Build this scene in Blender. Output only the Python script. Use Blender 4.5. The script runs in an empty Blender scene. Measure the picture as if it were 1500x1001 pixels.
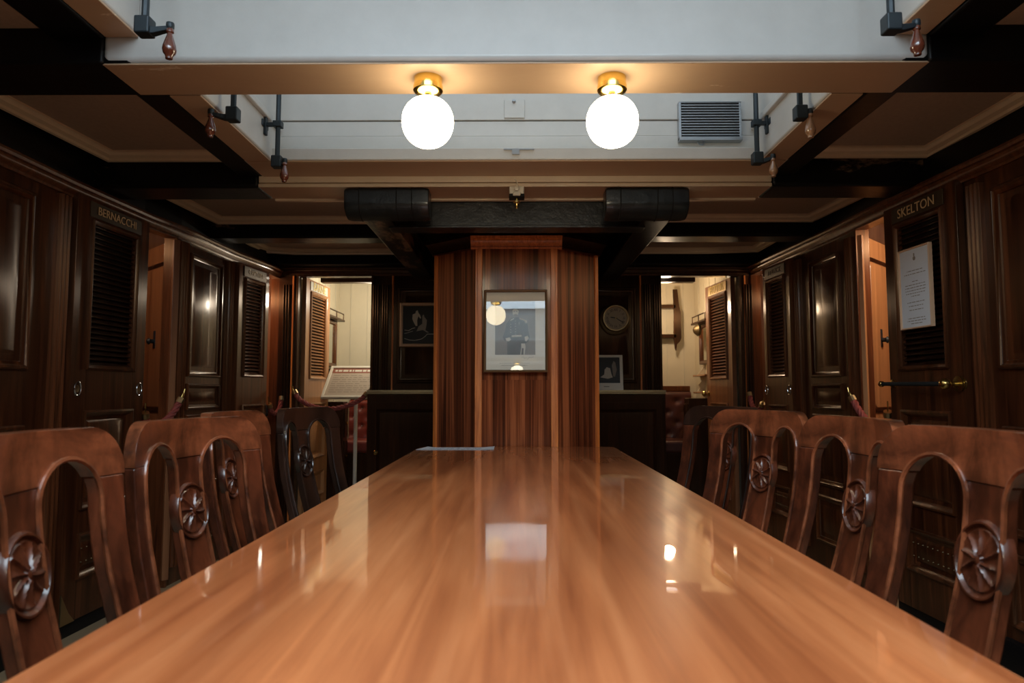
import bpy, bmesh, math, random
from mathutils import Vector, Matrix
random.seed(7)
PI = math.pi
S = bpy.context.scene
COL = S.collection

# ------------------------------------------------------------------ camera
cam_d = bpy.data.cameras.new('camera'); cam = bpy.data.objects.new('camera', cam_d); COL.objects.link(cam)
PITCH = math.atan(.0745); YAW = .007
cam.location = (0, 0, 1.05)
cam.rotation_euler = (PI/2 + PITCH, 0, YAW)
cam_d.sensor_width = 36; cam_d.lens = 24; cam_d.clip_start = .02
cam_d.dof.use_dof = True; cam_d.dof.focus_distance = 3.0; cam_d.dof.aperture_fstop = 5.0
S.camera = cam
_F = Vector((-math.sin(YAW)*math.cos(PITCH), math.cos(YAW)*math.cos(PITCH), math.sin(PITCH)))
_R = Vector((math.cos(YAW), math.sin(YAW), 0)); _U = _R.cross(_F)
def at(px, py, Y):
    """point at depth Y seen at photograph pixel px,py"""
    d = _F + _R*((px-750)/1000) + _U*((500.5-py)/1000)
    return Vector((0, 0, 1.05)) + d*(Y/d.y)

# ------------------------------------------------------------------ world, lights, exposure
S.view_settings.view_transform = 'Standard'; S.view_settings.look = 'None'
S.view_settings.exposure = 0.15; S.view_settings.gamma = 1; S.view_settings.use_curve_mapping = False
w = bpy.data.worlds.new('world'); S.world = w; w.use_nodes = True
w.node_tree.nodes['Background'].inputs[0].default_value = (.55, .68, .80, 1)
w.node_tree.nodes['Background'].inputs[1].default_value = .15
def area(name, loc, sx, sy, power, color, rot=(0, 0, 0)):
    l = bpy.data.lights.new(name, 'AREA'); l.shape = 'RECTANGLE'; l.size = sx; l.size_y = sy
    l.energy = power; l.color = color
    o = bpy.data.objects.new(name, l); o.location = loc; o.rotation_euler = rot; COL.objects.link(o); return o
def bulb(name, loc, power, color, r=.05):
    l = bpy.data.lights.new(name, 'POINT'); l.energy = power; l.color = color; l.shadow_soft_size = r
    o = bpy.data.objects.new(name, l); o.location = loc; COL.objects.link(o); return o
DAY = (.70, .87, 1.0); WARM = (1.0, .72, .44)
area('skylight_daylight_front', (0, -.3, 2.78), 1.9, 1.7, 80, DAY)
area('skylight_daylight_back', (0, 2.5, 2.78), 1.9, .75, 3.5, DAY)
bulb('cabin_light_end_left', (-1.15, 5.75, 1.85), 12, (1, .92, .76))
bulb('cabin_light_end_right', (1.3, 5.95, 1.8), 8, (1, .74, .48))
bulb('cabin_light_side_right', (2.35, 3.25, 1.95), 20, (1, .80, .56))
bulb('cabin_light_side_left', (-2.4, 3.35, 1.95), 5, (1, .80, .56))
bulb('cabin_light_far_left', (-2.15, 4.85, 1.8), 9, (1, .66, .40))
bulb('cabin_light_far_right', (2.1, 4.85, 1.8), 3.5, (1, .75, .50))

# ------------------------------------------------------------------ materials
MATS = {}
def nodes(name):
    m = bpy.data.materials.new(name); m.use_nodes = True
    nt = m.node_tree; b = nt.nodes['Principled BSDF']; MATS[name] = m
    return m, nt, b
def c4(c): return (c[0], c[1], c[2], 1)
def coords(nt, scale, rot=(0, 0, 0)):
    tc = nt.nodes.new('ShaderNodeTexCoord'); mp = nt.nodes.new('ShaderNodeMapping')
    mp.inputs['Scale'].default_value = scale; mp.inputs['Rotation'].default_value = rot
    nt.links.new(tc.outputs['Object'], mp.inputs['Vector']); return mp.outputs[0]
def noise(nt, vec, scale, detail=4, rough=.55, dist=0):
    n = nt.nodes.new('ShaderNodeTexNoise'); n.inputs['Scale'].default_value = scale
    n.inputs['Detail'].default_value = detail; n.inputs['Roughness'].default_value = rough
    n.inputs['Distortion'].default_value = dist
    nt.links.new(vec, n.inputs['Vector']); return n.outputs['Fac']
def ramp(nt, fac, stops):
    r = nt.nodes.new('ShaderNodeValToRGB'); e = r.color_ramp.elements
    while len(e) < len(stops): e.new(.5)
    for i, (p, c) in enumerate(stops): e[i].position = p; e[i].color = c4(c) if len(c) == 3 else c
    nt.links.new(fac, r.inputs[0]); return r.outputs[0]
def bump(nt, b, fac, strength, dist=.01, prev=None):
    n = nt.nodes.new('ShaderNodeBump'); n.inputs['Strength'].default_value = strength
    n.inputs['Distance'].default_value = dist; nt.links.new(fac, n.inputs['Height'])
    if prev: nt.links.new(prev, n.inputs['Normal'])
    nt.links.new(n.outputs[0], b.inputs['Normal']); return n.outputs[0]
def wood(name, stops, axis='z', rough=.28, fine=40, coat=.6, coatr=.12, stretch=.05, bmp=.08, wav=0, aniso=0, mott=0):
    m, nt, b = nodes(name)
    sc = {'x': (stretch, 1, 1), 'y': (1, stretch, 1), 'z': (1, 1, stretch)}[axis]
    v = coords(nt, sc)
    f = noise(nt, v, fine, 6, .6, .6)
    cc = ramp(nt, f, stops)
    if mott:
        mq = nt.nodes.new('ShaderNodeMix'); mq.data_type = 'RGBA'; mq.blend_type = 'MULTIPLY'; mq.inputs[0].default_value = mott
        nt.links.new(cc, mq.inputs[6]); nt.links.new(ramp(nt, noise(nt, coords(nt, (1, 1, .6)), 9, 6, .68, .5), [(.36, (.16, .14, .13)), (.60, (1, 1, 1))]), mq.inputs[7]); cc = mq.outputs[2]
    nt.links.new(cc, b.inputs['Base Color'])
    b.inputs['Roughness'].default_value = rough
    b.inputs['Coat Weight'].default_value = coat; b.inputs['Coat Roughness'].default_value = coatr
    p = bump(nt, b, f, bmp, .002)
    if aniso:
        tg = nt.nodes.new('ShaderNodeTangent'); tg.direction_type = 'RADIAL'; tg.axis = 'Z'
        nt.links.new(tg.outputs[0], b.inputs['Tangent']); b.inputs['Anisotropic'].default_value = aniso
        b.inputs['Specular Tint'].default_value = (1, .62, .36, 1); b.inputs['Specular IOR Level'].default_value = .7
    if wav:
        g = noise(nt, coords(nt, (1, 1, 1)), 6, 1, .4)
        bump(nt, b, g, wav, .01, p)
        nt.links.new(b.inputs['Normal'].links[0].from_socket, b.inputs['Coat Normal'])
    return m
def paint(name, col, rough=.45, var=.12, scale=8, bmp=.15, coat=0):
    m, nt, b = nodes(name)
    f = noise(nt, coords(nt, (1, 1, 1)), scale, 6, .6)
    nt.links.new(ramp(nt, f, [(.3, tuple(c*(1-var) for c in col)), (.7, tuple(min(1, c*(1+var*.3)) for c in col))]), b.inputs['Base Color'])
    b.inputs['Roughness'].default_value = rough; b.inputs['Coat Weight'].default_value = coat
    bump(nt, b, f, bmp, .004); return m
def plain(name, col, rough=.5, metal=0, emit=0, coat=0):
    m, nt, b = nodes(name)
    b.inputs['Base Color'].default_value = c4(col); b.inputs['Roughness'].default_value = rough
    b.inputs['Metallic'].default_value = metal; b.inputs['Coat Weight'].default_value = coat
    if emit:
        b.inputs['Emission Color'].default_value = c4(col); b.inputs['Emission Strength'].default_value = emit
    f = noise(nt, coords(nt, (1, 1, 1)), 30, 3); mr = nt.nodes.new('ShaderNodeMapRange')
    mr.inputs['To Min'].default_value = max(.02, rough*.85); mr.inputs['To Max'].default_value = min(1, rough*1.15)
    nt.links.new(f, mr.inputs[0]); nt.links.new(mr.outputs[0], b.inputs['Roughness'])
    return m

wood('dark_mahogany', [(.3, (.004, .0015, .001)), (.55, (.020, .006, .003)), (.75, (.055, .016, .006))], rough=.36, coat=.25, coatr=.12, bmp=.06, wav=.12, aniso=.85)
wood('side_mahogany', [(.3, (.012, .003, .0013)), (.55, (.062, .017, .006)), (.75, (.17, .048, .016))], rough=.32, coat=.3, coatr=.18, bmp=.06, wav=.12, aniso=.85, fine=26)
wood('pilaster_mahogany', [(.3, (.03, .008, .003)), (.6, (.12, .034, .012)), (.8, (.22, .068, .025))], rough=.36, coat=.5, coatr=.12, aniso=.85)
wood('casing_mahogany', [(.38, (.05, .011, .005)), (.5, (.19, .046, .016)), (.62, (.43, .125, .045))], rough=.5, fine=30, stretch=.015, coat=.35, coatr=.12, bmp=.05, aniso=.95)
wood('casing_post', [(.3, (.50, .12, .022)), (.7, (.92, .30, .065))], rough=.45, coat=.2, coatr=.15, fine=60)
wood('chair_mahogany', [(.3, (.035, .009, .004)), (.55, (.17, .040, .015)), (.78, (.36, .095, .036))], rough=.34, coat=.6, coatr=.12, fine=14, stretch=.25, bmp=.05, mott=.8)
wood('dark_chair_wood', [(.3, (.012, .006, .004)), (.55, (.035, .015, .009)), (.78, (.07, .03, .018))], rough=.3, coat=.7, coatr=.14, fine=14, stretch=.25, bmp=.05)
wood('chair_crest', [(.3, (.06, .015, .006)), (.55, (.32, .090, .034)), (.78, (.56, .17, .068))], axis='y', rough=.32, coat=.8, coatr=.12, fine=11, stretch=.35, bmp=.05, mott=.85)
wood('honey_wood', [(.3, (.30, .13, .05)), (.7, (.50, .24, .10))], rough=.35, coat=.4, fine=18)
wood('cabin_door_wood', [(.3, (.17, .06, .025)), (.7, (.32, .13, .055))], rough=.35, coat=.4, fine=18)
# table top: long grain, lacquered with slow waves in the lacquer
m, nt, b = nodes('table_lacquer')
v = coords(nt, (1, .045, 1)); f = noise(nt, v, 28, 6, .55, .4)
f2 = noise(nt, coords(nt, (1, .12, 1)), 5.5, 3, .5, .5)
mx = nt.nodes.new('ShaderNodeMix'); mx.data_type = 'RGBA'; mx.blend_type = 'MULTIPLY'; mx.inputs[0].default_value = .8
nt.links.new(ramp(nt, f, [(.3, (.52, .145, .046)), (.5, (.70, .22, .072)), (.72, (.84, .30, .11))]), mx.inputs[6])
nt.links.new(ramp(nt, f2, [(.32, (.42, .30, .25)), (.60, (1, 1, 1))]), mx.inputs[7])
nt.links.new(mx.outputs[2], b.inputs['Base Color'])
b.inputs['Roughness'].default_value = .30; b.inputs['Coat Weight'].default_value = 1; b.inputs['Coat Roughness'].default_value = .045
g = noise(nt, coords(nt, (1, .55, 1)), 4.2, 2, .5)
n1 = bump(nt, b, g, .055, .02); nt.links.new(n1, b.inputs['Coat Normal'])
g2 = noise(nt, coords(nt, (1, .5, 1)), 5, 4, .6, .3); 
nt.links.new(ramp(nt, g2, [(.40, (.012,)*3), (.72, (.10,)*3)]), b.inputs['Coat Roughness'])
# floor
m, nt, b = nodes('floor_planks')
v = coords(nt, (1, 1, 1), (0, 0, PI/2)); br = nt.nodes.new('ShaderNodeTexBrick')
br.inputs['Scale'].default_value = 1; br.inputs['Brick Width'].default_value = 2.2; br.inputs['Row Height'].default_value = .13
br.inputs['Mortar Size'].default_value = .004; br.inputs['Color1'].default_value = (.30, .22, .13, 1); br.inputs['Color2'].default_value = (.24, .17, .10, 1)
br.inputs['Mortar'].default_value = (.01, .008, .006, 1); nt.links.new(v, br.inputs['Vector']); nt.links.new(br.outputs['Color'], b.inputs['Base Color'])
b.inputs['Roughness'].default_value = .45
# worn black paint over pale timber
def worn(name, lo, hi, scale=5, st=(.35, 1, 1)):
    m, nt, b = nodes(name)
    f = noise(nt, coords(nt, st), scale, 8, .68, .2)
    nt.links.new(ramp(nt, f, [(lo, (.004, .004, .0045)), (hi, (.26, .17, .10))]), b.inputs['Base Color'])
    b.inputs['Roughness'].default_value = .38; b.inputs['Specular IOR Level'].default_value = .25; bump(nt, b, f, .35, .006)
worn('black_paint', .74, .80)
worn('worn_black_paint', .61, .68, 6)
worn('worn_carling_paint', .50, .60, 9, (1, .4, 1))
paint('black_box_paint', (.010, .011, .012), .36, .5, 22, .8)
paint('white_gloss', (.55, .55, .53), .38, .06, 10, .25, .2)
paint('cream_gloss', (.62, .50, .36), .4, .08, 10, .3, .3)
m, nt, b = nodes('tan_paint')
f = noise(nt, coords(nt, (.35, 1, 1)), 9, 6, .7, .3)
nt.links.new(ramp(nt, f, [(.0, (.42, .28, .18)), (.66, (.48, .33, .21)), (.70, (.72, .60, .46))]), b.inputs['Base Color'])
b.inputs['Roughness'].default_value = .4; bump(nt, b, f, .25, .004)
paint('moulding_cream', (.80, .66, .46), .35, .06, 20, .15, .5)
paint('cream_panel', (.42, .32, .235), .6, .10, 60, .12)
paint('cabin_cream', (.66, .59, .45), .5, .05, 5, .05)
m, nt, b = nodes('black_leather_pad')
f = noise(nt, coords(nt, (1, 1, 1)), 14, 5, .6, .4); nt.links.new(ramp(nt, f, [(.3, (.004, .006, .008)), (.7, (.010, .015, .019))]), b.inputs['Base Color'])
b.inputs['Roughness'].default_value = .36; b.inputs['Coat Weight'].default_value = .3; bump(nt, b, f, .5, .008)
plain('brass', (.55, .38, .13), .25, 1); plain('dull_brass', (.50, .36, .19), .38, 1); plain('old_brass', (.16, .115, .06), .5, 1)
plain('polished_brass', (.80, .58, .16), .16, 1)
plain('iron', (.022, .032, .040), .42, .4); plain('steel', (.42, .45, .48), .35, .9); plain('chrome', (.6, .6, .6), .2, 1)
plain('dark_gap', (.004, .004, .004), .9)
paint('red_leather', (.20, .028, .018), .38, .35, 9, .4, .2); paint('brown_leather', (.09, .024, .016), .4, .35, 9, .4, .2)
plain('white_button', (.8, .78, .7), .3)
paint('red_rope', (.30, .055, .045), .7, .3, 60, .2)
paint('crank_handle_wood', (.13, .032, .016), .22, .4, 30, .1, 1); paint('pale_handle_wood', (.34, .18, .09), .3, .3, 30, .1, 1)
plain('paper', (.74, .76, .80), .7); plain('mat_board', (.90, .85, .74), .7); plain('ink', (.06, .06, .07), .7); plain('paper_print', (.36, .38, .44), .8)
plain('photo_mid', (.26, .22, .18), .6); plain('photo_dark', (.085, .068, .055), .6); plain('photo_light', (.66, .60, .50), .6); plain('photo_sky', (.26, .24, .23), .6)
plain('photo_black', (.012, .010, .009), .5); plain('faded_print', (.40, .36, .30), .7)
plain('frame_wood', (.22, .13, .06), .35, .3); plain('gilt_frame', (.72, .46, .29), .45, 0); plain('pale_frame', (.34, .24, .16), .5)
plain('gold_text', (.62, .42, .22), .5, 0); plain('bright_gold_text', (.75, .55, .16), .35, .2); plain('cream_enamel', (.62, .58, .48), .4)
plain('clock_face', (.50, .42, .30), .5); plain('sign_frame', (.72, .68, .58), .5); plain('sign_paper', (.50, .41, .32), .6); plain('sign_red', (.30, .10, .06), .6)
plain('mirror', (.75, .78, .72), .06, 1); plain('yellow_paint', (.75, .52, .16), .5); plain('blue_cloth', (.03, .05, .09), .8)
plain('plate_bronze', (.085, .055, .03), .45, .5)
m, nt, b = nodes('lamp_opal'); b.inputs['Base Color'].default_value = (.9, .88, .85, 1)
b.inputs['Emission Color'].default_value = (1, .86, .60, 1); b.inputs['Emission Strength'].default_value = 13
m, nt, b = nodes('sky_pane'); b.inputs['Emission Color'].default_value = (.8, .91, 1, 1); b.inputs['Emission Strength'].default_value = .25
m, nt, b = nodes('lamp_soft'); b.inputs['Emission Color'].default_value = (.85, .93, 1, 1); b.inputs['Emission Strength'].default_value = 1.0
m, nt, b = nodes('picture_glass')
nt.nodes.remove(b); out = nt.nodes['Material Output']
tr = nt.nodes.new('ShaderNodeBsdfTransparent'); gl = nt.nodes.new('ShaderNodeBsdfGlossy'); gl.inputs['Roughness'].default_value = .01
fr = nt.nodes.new('ShaderNodeFresnel'); fr.inputs[0].default_value = 1.5
ms = nt.nodes.new('ShaderNodeMixShader'); ad = nt.nodes.new('ShaderNodeMath'); ad.operation = 'MULTIPLY'; ad.inputs[1].default_value = .9
nt.links.new(fr.outputs[0], ad.inputs[0]); nt.links.new(ad.outputs[0], ms.inputs[0]); nt.links.new(tr.outputs[0], ms.inputs[1]); nt.links.new(gl.outputs[0], ms.inputs[2]); nt.links.new(ms.outputs[0], out.inputs[0])

# ------------------------------------------------------------------ mesh building helpers
def tag(o, label=None, cat=None, group=None, kind=None):
    if label: o['label'] = label
    if cat: o['category'] = cat
    if group: o['group'] = group
    if kind: o['kind'] = kind
    return o
def thing(name, loc, label=None, cat=None, group=None, rz=0, kind=None):
    o = bpy.data.objects.new(name, None); COL.objects.link(o); o.location = loc; o.rotation_euler = (0, 0, rz)
    o.empty_display_size = .05
    return tag(o, label, cat, group, kind)
def origin_of(o):
    v = Vector((0, 0, 0))
    while o: v += Vector(o.location); o = o.parent
    return v
class MB:
    def __init__(s): s.v = []; s.f = []
    def add(s, vs, fs):
        k = len(s.v); s.v += [tuple(p) for p in vs]; s.f += [tuple(i+k for i in q) for q in fs]; return s
    def box(s, a0, a1, b0, b1, z0, z1):
        return s.add([(a0, b0, z0), (a1, b0, z0), (a1, b1, z0), (a0, b1, z0), (a0, b0, z1), (a1, b0, z1), (a1, b1, z1), (a0, b1, z1)],
                     [(0, 1, 2, 3), (4, 5, 6, 7), (0, 1, 5, 4), (1, 2, 6, 5), (2, 3, 7, 6), (3, 0, 4, 7)])
    def loft(s, rings, close=True, caps=True):
        n = len(rings[0]); vs = [p for r in rings for p in r]; fs = []
        for i in range(len(rings)-1):
            for j in range(n if close else n-1):
                k = (j+1) % n; fs.append((i*n+j, i*n+k, (i+1)*n+k, (i+1)*n+j))
        if caps: fs += [tuple(range(n)), tuple(range((len(rings)-1)*n, len(rings)*n))]
        return s.add(vs, fs)
    def sprof(s, prof, ss):            # profile of (n,z) swept along s
        return s.loft([[(a, p[0], p[1]) for p in prof] for a in ss])
    def zprof(s, prof, z0, z1):        # profile of (s,n) swept up
        return s.loft([[(p[0], p[1], z) for p in prof] for z in (z0, z1)])
    def frame(s, a0, a1, z0, z1, prof, fill=True):   # prof: (inset, n)
        rings = [[(a0+i, n, z0+i), (a1-i, n, z0+i), (a1-i, n, z1-i), (a0+i, n, z1-i)] for i, n in prof]
        s.loft(rings, caps=False)
        k = len(s.v)-4
        if fill: s.f.append((k, k+1, k+2, k+3))
        return s
    def tube(s, pts, r, seg=10, caps=True):
        pts = [Vector(p) for p in pts]; rings = []
        t0 = (pts[1]-pts[0]).normalized(); up = Vector((0, 0, 1)) if abs(t0.z) < .9 else Vector((1, 0, 0))
        nrm = t0.cross(up).normalized()
        for i, p in enumerate(pts):
            t = (pts[min(i+1, len(pts)-1)]-pts[max(i-1, 0)]).normalized()
            nrm = (nrm - t*nrm.dot(t)).normalized(); bn = t.cross(nrm)
            rr = r[i] if isinstance(r, (list, tuple)) else r
            rings.append([p + (nrm*math.cos(a)+bn*math.sin(a))*rr for a in [2*PI*j/seg for j in range(seg)]])
        return s.loft(rings, caps=caps)
    def lathe(s, o, axis, prof, seg=24):   # prof: (r, h) along axis
        ax = Vector(axis).normalized(); u = ax.cross(Vector((0, 0, 1)) if abs(ax.z) < .9 else Vector((1, 0, 0))).normalized(); v = ax.cross(u)
        o = Vector(o)
        return s.loft([[o+ax*h+(u*math.cos(a)+v*math.sin(a))*max(r, 1e-4) for a in [2*PI*j/seg for j in range(seg)]] for r, h in prof])
    def build(s, name, mat, parent=None, M=None, bevel=0, smooth=35, local=False, segs=2):
        me = bpy.data.meshes.new(name)
        vs = [M(*p) if M else p for p in s.v]
        if parent is not None and not local:
            o0 = origin_of(parent); vs = [(p[0]-o0.x, p[1]-o0.y, p[2]-o0.z) for p in vs]
        me.from_pydata([tuple(p) for p in vs], [], s.f); 
        bm = bmesh.new(); bm.from_mesh(me); bmesh.ops.recalc_face_normals(bm, faces=bm.faces)
        if smooth:
            for f in bm.faces: f.smooth = True
        bm.to_mesh(me); bm.free()
        if smooth: me.set_sharp_from_angle(angle=math.radians(smooth))
        me.materials.append(MATS[mat]); o = bpy.data.objects.new(name, me); COL.objects.link(o)
        if parent is not None: o.parent = parent
        if bevel:
            md = o.modifiers.new('bevel', 'BEVEL'); md.width = bevel; md.segments = segs; md.limit_method = 'ANGLE'; md.angle_limit = math.radians(40); md.harden_normals = True
        return o
def text_mb(txt, size, font_extrude=.0008):
    cu = bpy.data.curves.new('t', 'FONT'); cu.body = txt; cu.size = size; cu.extrude = font_extrude; cu.align_x = 'CENTER'; cu.align_y = 'CENTER'; cu.resolution_u = 3
    o = bpy.data.objects.new('t', cu); COL.objects.link(o); bpy.context.view_layer.update()
    me = bpy.data.meshes.new_from_object(o.evaluated_get(bpy.context.evaluated_depsgraph_get()))
    vs = [tuple(v.co) for v in me.vertices]; fs = [tuple(p.vertices) for p in me.polygons]
    bpy.data.objects.remove(o); bpy.data.curves.remove(cu); bpy.data.meshes.remove(me)
    return vs, fs
def lettering(txt, size, s, n, z, flip, mat, parent, M, name='lettering'):
    vs, fs = text_mb(txt, size); b = MB(); b.add([(s + (-x if flip else x), n+zz, z+y) for x, y, zz in vs], fs)
    return b.build(name, mat, parent, M, smooth=0)
def interp(tab, x):
    if x <= tab[0][0]: return tab[0][1]
    for (a, fa), (b_, fb) in zip(tab, tab[1:]):
        if x <= b_: return fa+(fb-fa)*(x-a)/(b_-a)
    return tab[-1][1]
TL = [(-2.6, -1.97), (2.93, -1.97), (3.50, -1.945), (3.8, -1.90), (4.45, -1.88), (4.9, -1.82), (5.2, -1.80)]
TR = [(-2.6, 1.90), (2.6, 1.90), (2.83, 1.885), (3.36, 1.855), (3.9, 1.845), (5.2, 1.77)]
ML = lambda s, n, z: (interp(TL, s)+n, s, z)
MR = lambda s, n, z: (interp(TR, s)-n, s, z)
YE = 5.12
ME = lambda s, n, z: (s, YE-n, z)
def lin(A, B, side=1):      # a straight leaf: s runs from A to B, n to the given side
    A = Vector(A); B = Vector(B); t = (B-A).normalized(); nn = Vector((t.y, -t.x))*side
    return lambda s, n, z: (A.x+t.x*s+nn.x*n, A.y+t.y*s+nn.y*n, z)

ROOM = 'structure'
# ================================================================== the large structure
MB().box(-2.9, 2.9, -2.6, 6.6, -.05, 0).build('floor', 'floor_planks')['kind'] = ROOM
# ---- side walls
def wall(name, solids, M, ya, openings_top):
    b = MB()
    for a0, a1 in solids: b.box(a0, a1, -.05, 0, 0, openings_top)
    ks = [ya, -1, 1, 2.6, 2.83, 2.93, 3.36, 3.5, 3.8, 3.9, 4.45, 4.9, YE]
    f_ = MB()
    for a0, a1 in zip(ks, ks[1:]): b.box(a0, a1, -.05, 0, openings_top, 1.98); f_.box(a0, a1, -.05, 0, 1.98, 2.3)
    w_ = tag(b.build(name, 'side_mahogany', None, M), kind=ROOM); f_.build('frieze', 'black_paint', w_, M); return w_
wl = wall('wall_left', [(-2.6, 2.93), (2.93, 3.50), (3.75, 3.8), (3.8, 4.45), (4.45, 4.9)], ML, -2.6, 1.915)
wr = wall('wall_right', [(-2.6, 2.6), (2.6, 2.83), (2.83, 3.36), (3.665, 3.9), (3.9, 4.4), (4.4, 4.86)], MR, -2.6, 1.935)
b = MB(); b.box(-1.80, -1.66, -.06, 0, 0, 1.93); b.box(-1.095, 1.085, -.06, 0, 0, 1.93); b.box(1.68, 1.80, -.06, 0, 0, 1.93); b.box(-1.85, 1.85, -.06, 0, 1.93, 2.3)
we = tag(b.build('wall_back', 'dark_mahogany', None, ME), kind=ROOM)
tag(MB().box(-2.05, 2.0, -2.66, -2.6, 0, 2.3).build('wall_front', 'dark_mahogany'), kind=ROOM)
# ---- cornices, baseboards
def cornice(name, M, ys, z, mat='pilaster_mahogany'):
    p = [(0, z-.055), (.012, z-.055), (.014, z-.045), (.03, z-.03), (.034, z-.018), (.034, z-.012), (.045, z-.010), (.05, z), (.045, z+.010), (.03, z+.014), (.03, z+.02), (0, z+.03)]
    return tag(MB().sprof(p, ys).build(name, mat, None, M), kind=ROOM)
ysl = [-2.6, 1, 2.6, 2.83, 2.93, 3.2, 3.36, 3.5, 3.65, 3.8, 3.9, 4.1, 4.3, 4.45, 4.65, 4.9, 5.1]
cornice('trim_1', ML, ysl, 1.965); cornice('trim_2', MR, ysl, 1.985)
cornice('trim_3', ME, [-1.79, 1.75], 1.985, 'dark_mahogany')
bp = [(0, 0), (.03, 0), (.03, .09), (.02, .105), (0, .11)]
for nm, M, seg in (('baseboard_left', ML, (-2.6, 3.5)), ('baseboard_right', MR, (-2.6, 3.36))):
    tag(MB().sprof(bp, [seg[0], 1, 2.6, 2.83, 2.93, 3.2, seg[1]]).build(nm, 'black_paint', None, M), kind=ROOM)
# mouldings and pilasters
REED = lambda s, wdt: [(s-wdt/2, 0), (s-wdt/2, .018)] + [(s-wdt/2+wdt*(k+.5+.42*math.sin(a))/3, .018+.014*math.cos(a)) for k in range(3) for a in (-1.5, -.8, 0, .8, 1.5)] + [(s+wdt/2, .018), (s+wdt/2, 0)]
def pilaster(s, wdt, M, wallo, z0=.1, z1=1.9, mat='pilaster_mahogany'):
    return MB().zprof(REED(s, wdt), z0, z1).build('pilaster', mat, wallo, M)
PAN = [(0, .0), (0, .012), (.006, .018), (.014, .018), (.02, .010), (.032, .006), (.036, -.004), (.05, -.004), (.075, .006)]
def panel(a0, a1, z0, z1, M, parent, mat='dark_mahogany', prof=PAN, name='panel', n0=0):
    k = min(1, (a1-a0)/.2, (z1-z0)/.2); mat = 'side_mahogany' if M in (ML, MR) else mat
    return MB().frame(a0, a1, z0, z1, [(i*k, n+n0) for i, n in prof]).build(name, mat, parent, M)
for s, wd in ((2.885, .075), (3.56+.0, .0),):
    if wd: pilaster(s, wd, ML, wl)
pilaster(3.815, .07, ML, wl); pilaster(4.40, .075, ML, wl); pilaster(2.20, .075, ML, wl)
pilaster(2.76, .07, MR, wr); pilaster(3.73, .07, MR, wr); pilaster(4.36, .07, MR, wr); pilaster(2.08, .07, MR, wr)
for a0, a1 in ((2.28, 2.72), (3.90, 4.30)):
    panel(a0, a1, 1.14, 1.86, ML, wl); panel(a0, a1, .95, 1.10, ML, wl) if a0 > 3 else None; panel(a0, a1, .5, .92, ML, wl); panel(a0, a1, .16, .44, ML, wl)
for a0, a1 in ((2.16, 2.68), (3.87, 4.22)):
    panel(a0, a1, 1.14, 1.86, MR, wr); panel(a0, a1, .95, 1.10, MR, wr) if a0 > 3 else None; panel(a0, a1, .5, .92, MR, wr); panel(a0, a1, .16, .44, MR, wr)
for s in (0.2, 1.0, 1.6): panel(s-.3, s+.2, .5, 1.86, ML, wl); panel(s-.3, s+.2, .5, 1.86, MR, wr)
# door linings of the openings
def lining(M, parent, a0, a1, top, mat='pilaster_mahogany', nm='door_lining'):
    b = MB(); b.box(a0-.012, a0+.004, -.06, .014, 0, top); b.box(a1-.004, a1+.012, -.06, .014, 0, top); b.box(a0-.012, a1+.012, -.06, .014, top-.004, top+.012)
    return b.build(nm, mat, parent, M, bevel=.003)
lining(ML, wl, 3.50, 3.75, 1.915); lining(MR, wr, 3.36, 3.665, 1.935)
lining(ML, wl, 4.89, 5.13, 1.915); lining(MR, wr, 4.85, 5.11, 1.935)
lining(ME, we, -1.655, -1.095, 1.93, 'dark_mahogany'); lining(ME, we, 1.085, 1.68, 1.93, 'dark_mahogany')
# far wall: pilasters, panels, red bead strips
for s in (-1.06, -.99, 1.05, .98): pilaster(s, .05, ME, we, .1, 1.86, 'dark_mahogany')
for s in (-1.735, 1.74): pilaster(s, .06, ME, we, .1, 1.86, 'dark_mahogany')
for s in (-1.688, -.935, .93, 1.715): MB().box(s-.006, s+.006, 0, .02, .1, 1.93).build('bead', 'casing_post', we, ME, bevel=.002)
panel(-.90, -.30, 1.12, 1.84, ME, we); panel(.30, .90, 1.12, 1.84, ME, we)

# ---- deck head: ceiling panels, beams, carlings, skylight
b = MB()
b.box(-2.05, -1.20, -2.6, 1.99, 2.155, 2.2); b.box(1.20, 2.0, -2.6, 1.99, 2.155, 2.2)
b.box(-2.05, -1.20, 2.20, 3.10, 2.155, 2.2); b.box(1.20, 2.0, 2.20, 3.10, 2.155, 2.2)
b.box(-2.05, 2.0, 3.28, 4.14, 2.12, 2.2); b.box(-2.05, 2.0, 4.28, 5.2, 2.10, 2.2); b.box(-2.05, 2.0, -2.6, -1.2, 2.155, 2.2)
tag(b.build('ceiling', 'cream_panel', None, bevel=0), kind=ROOM)
tn = [4]
def beam(x0, x1, y0, y1, z0, z1, mat, bev=.01, kind=ROOM):
    o = MB().box(x0, x1, y0, y1, z0, z1).build('trim_%d' % tn[0], mat, None, bevel=bev); tn[0] += 1; return tag(o, kind=kind)
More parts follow.
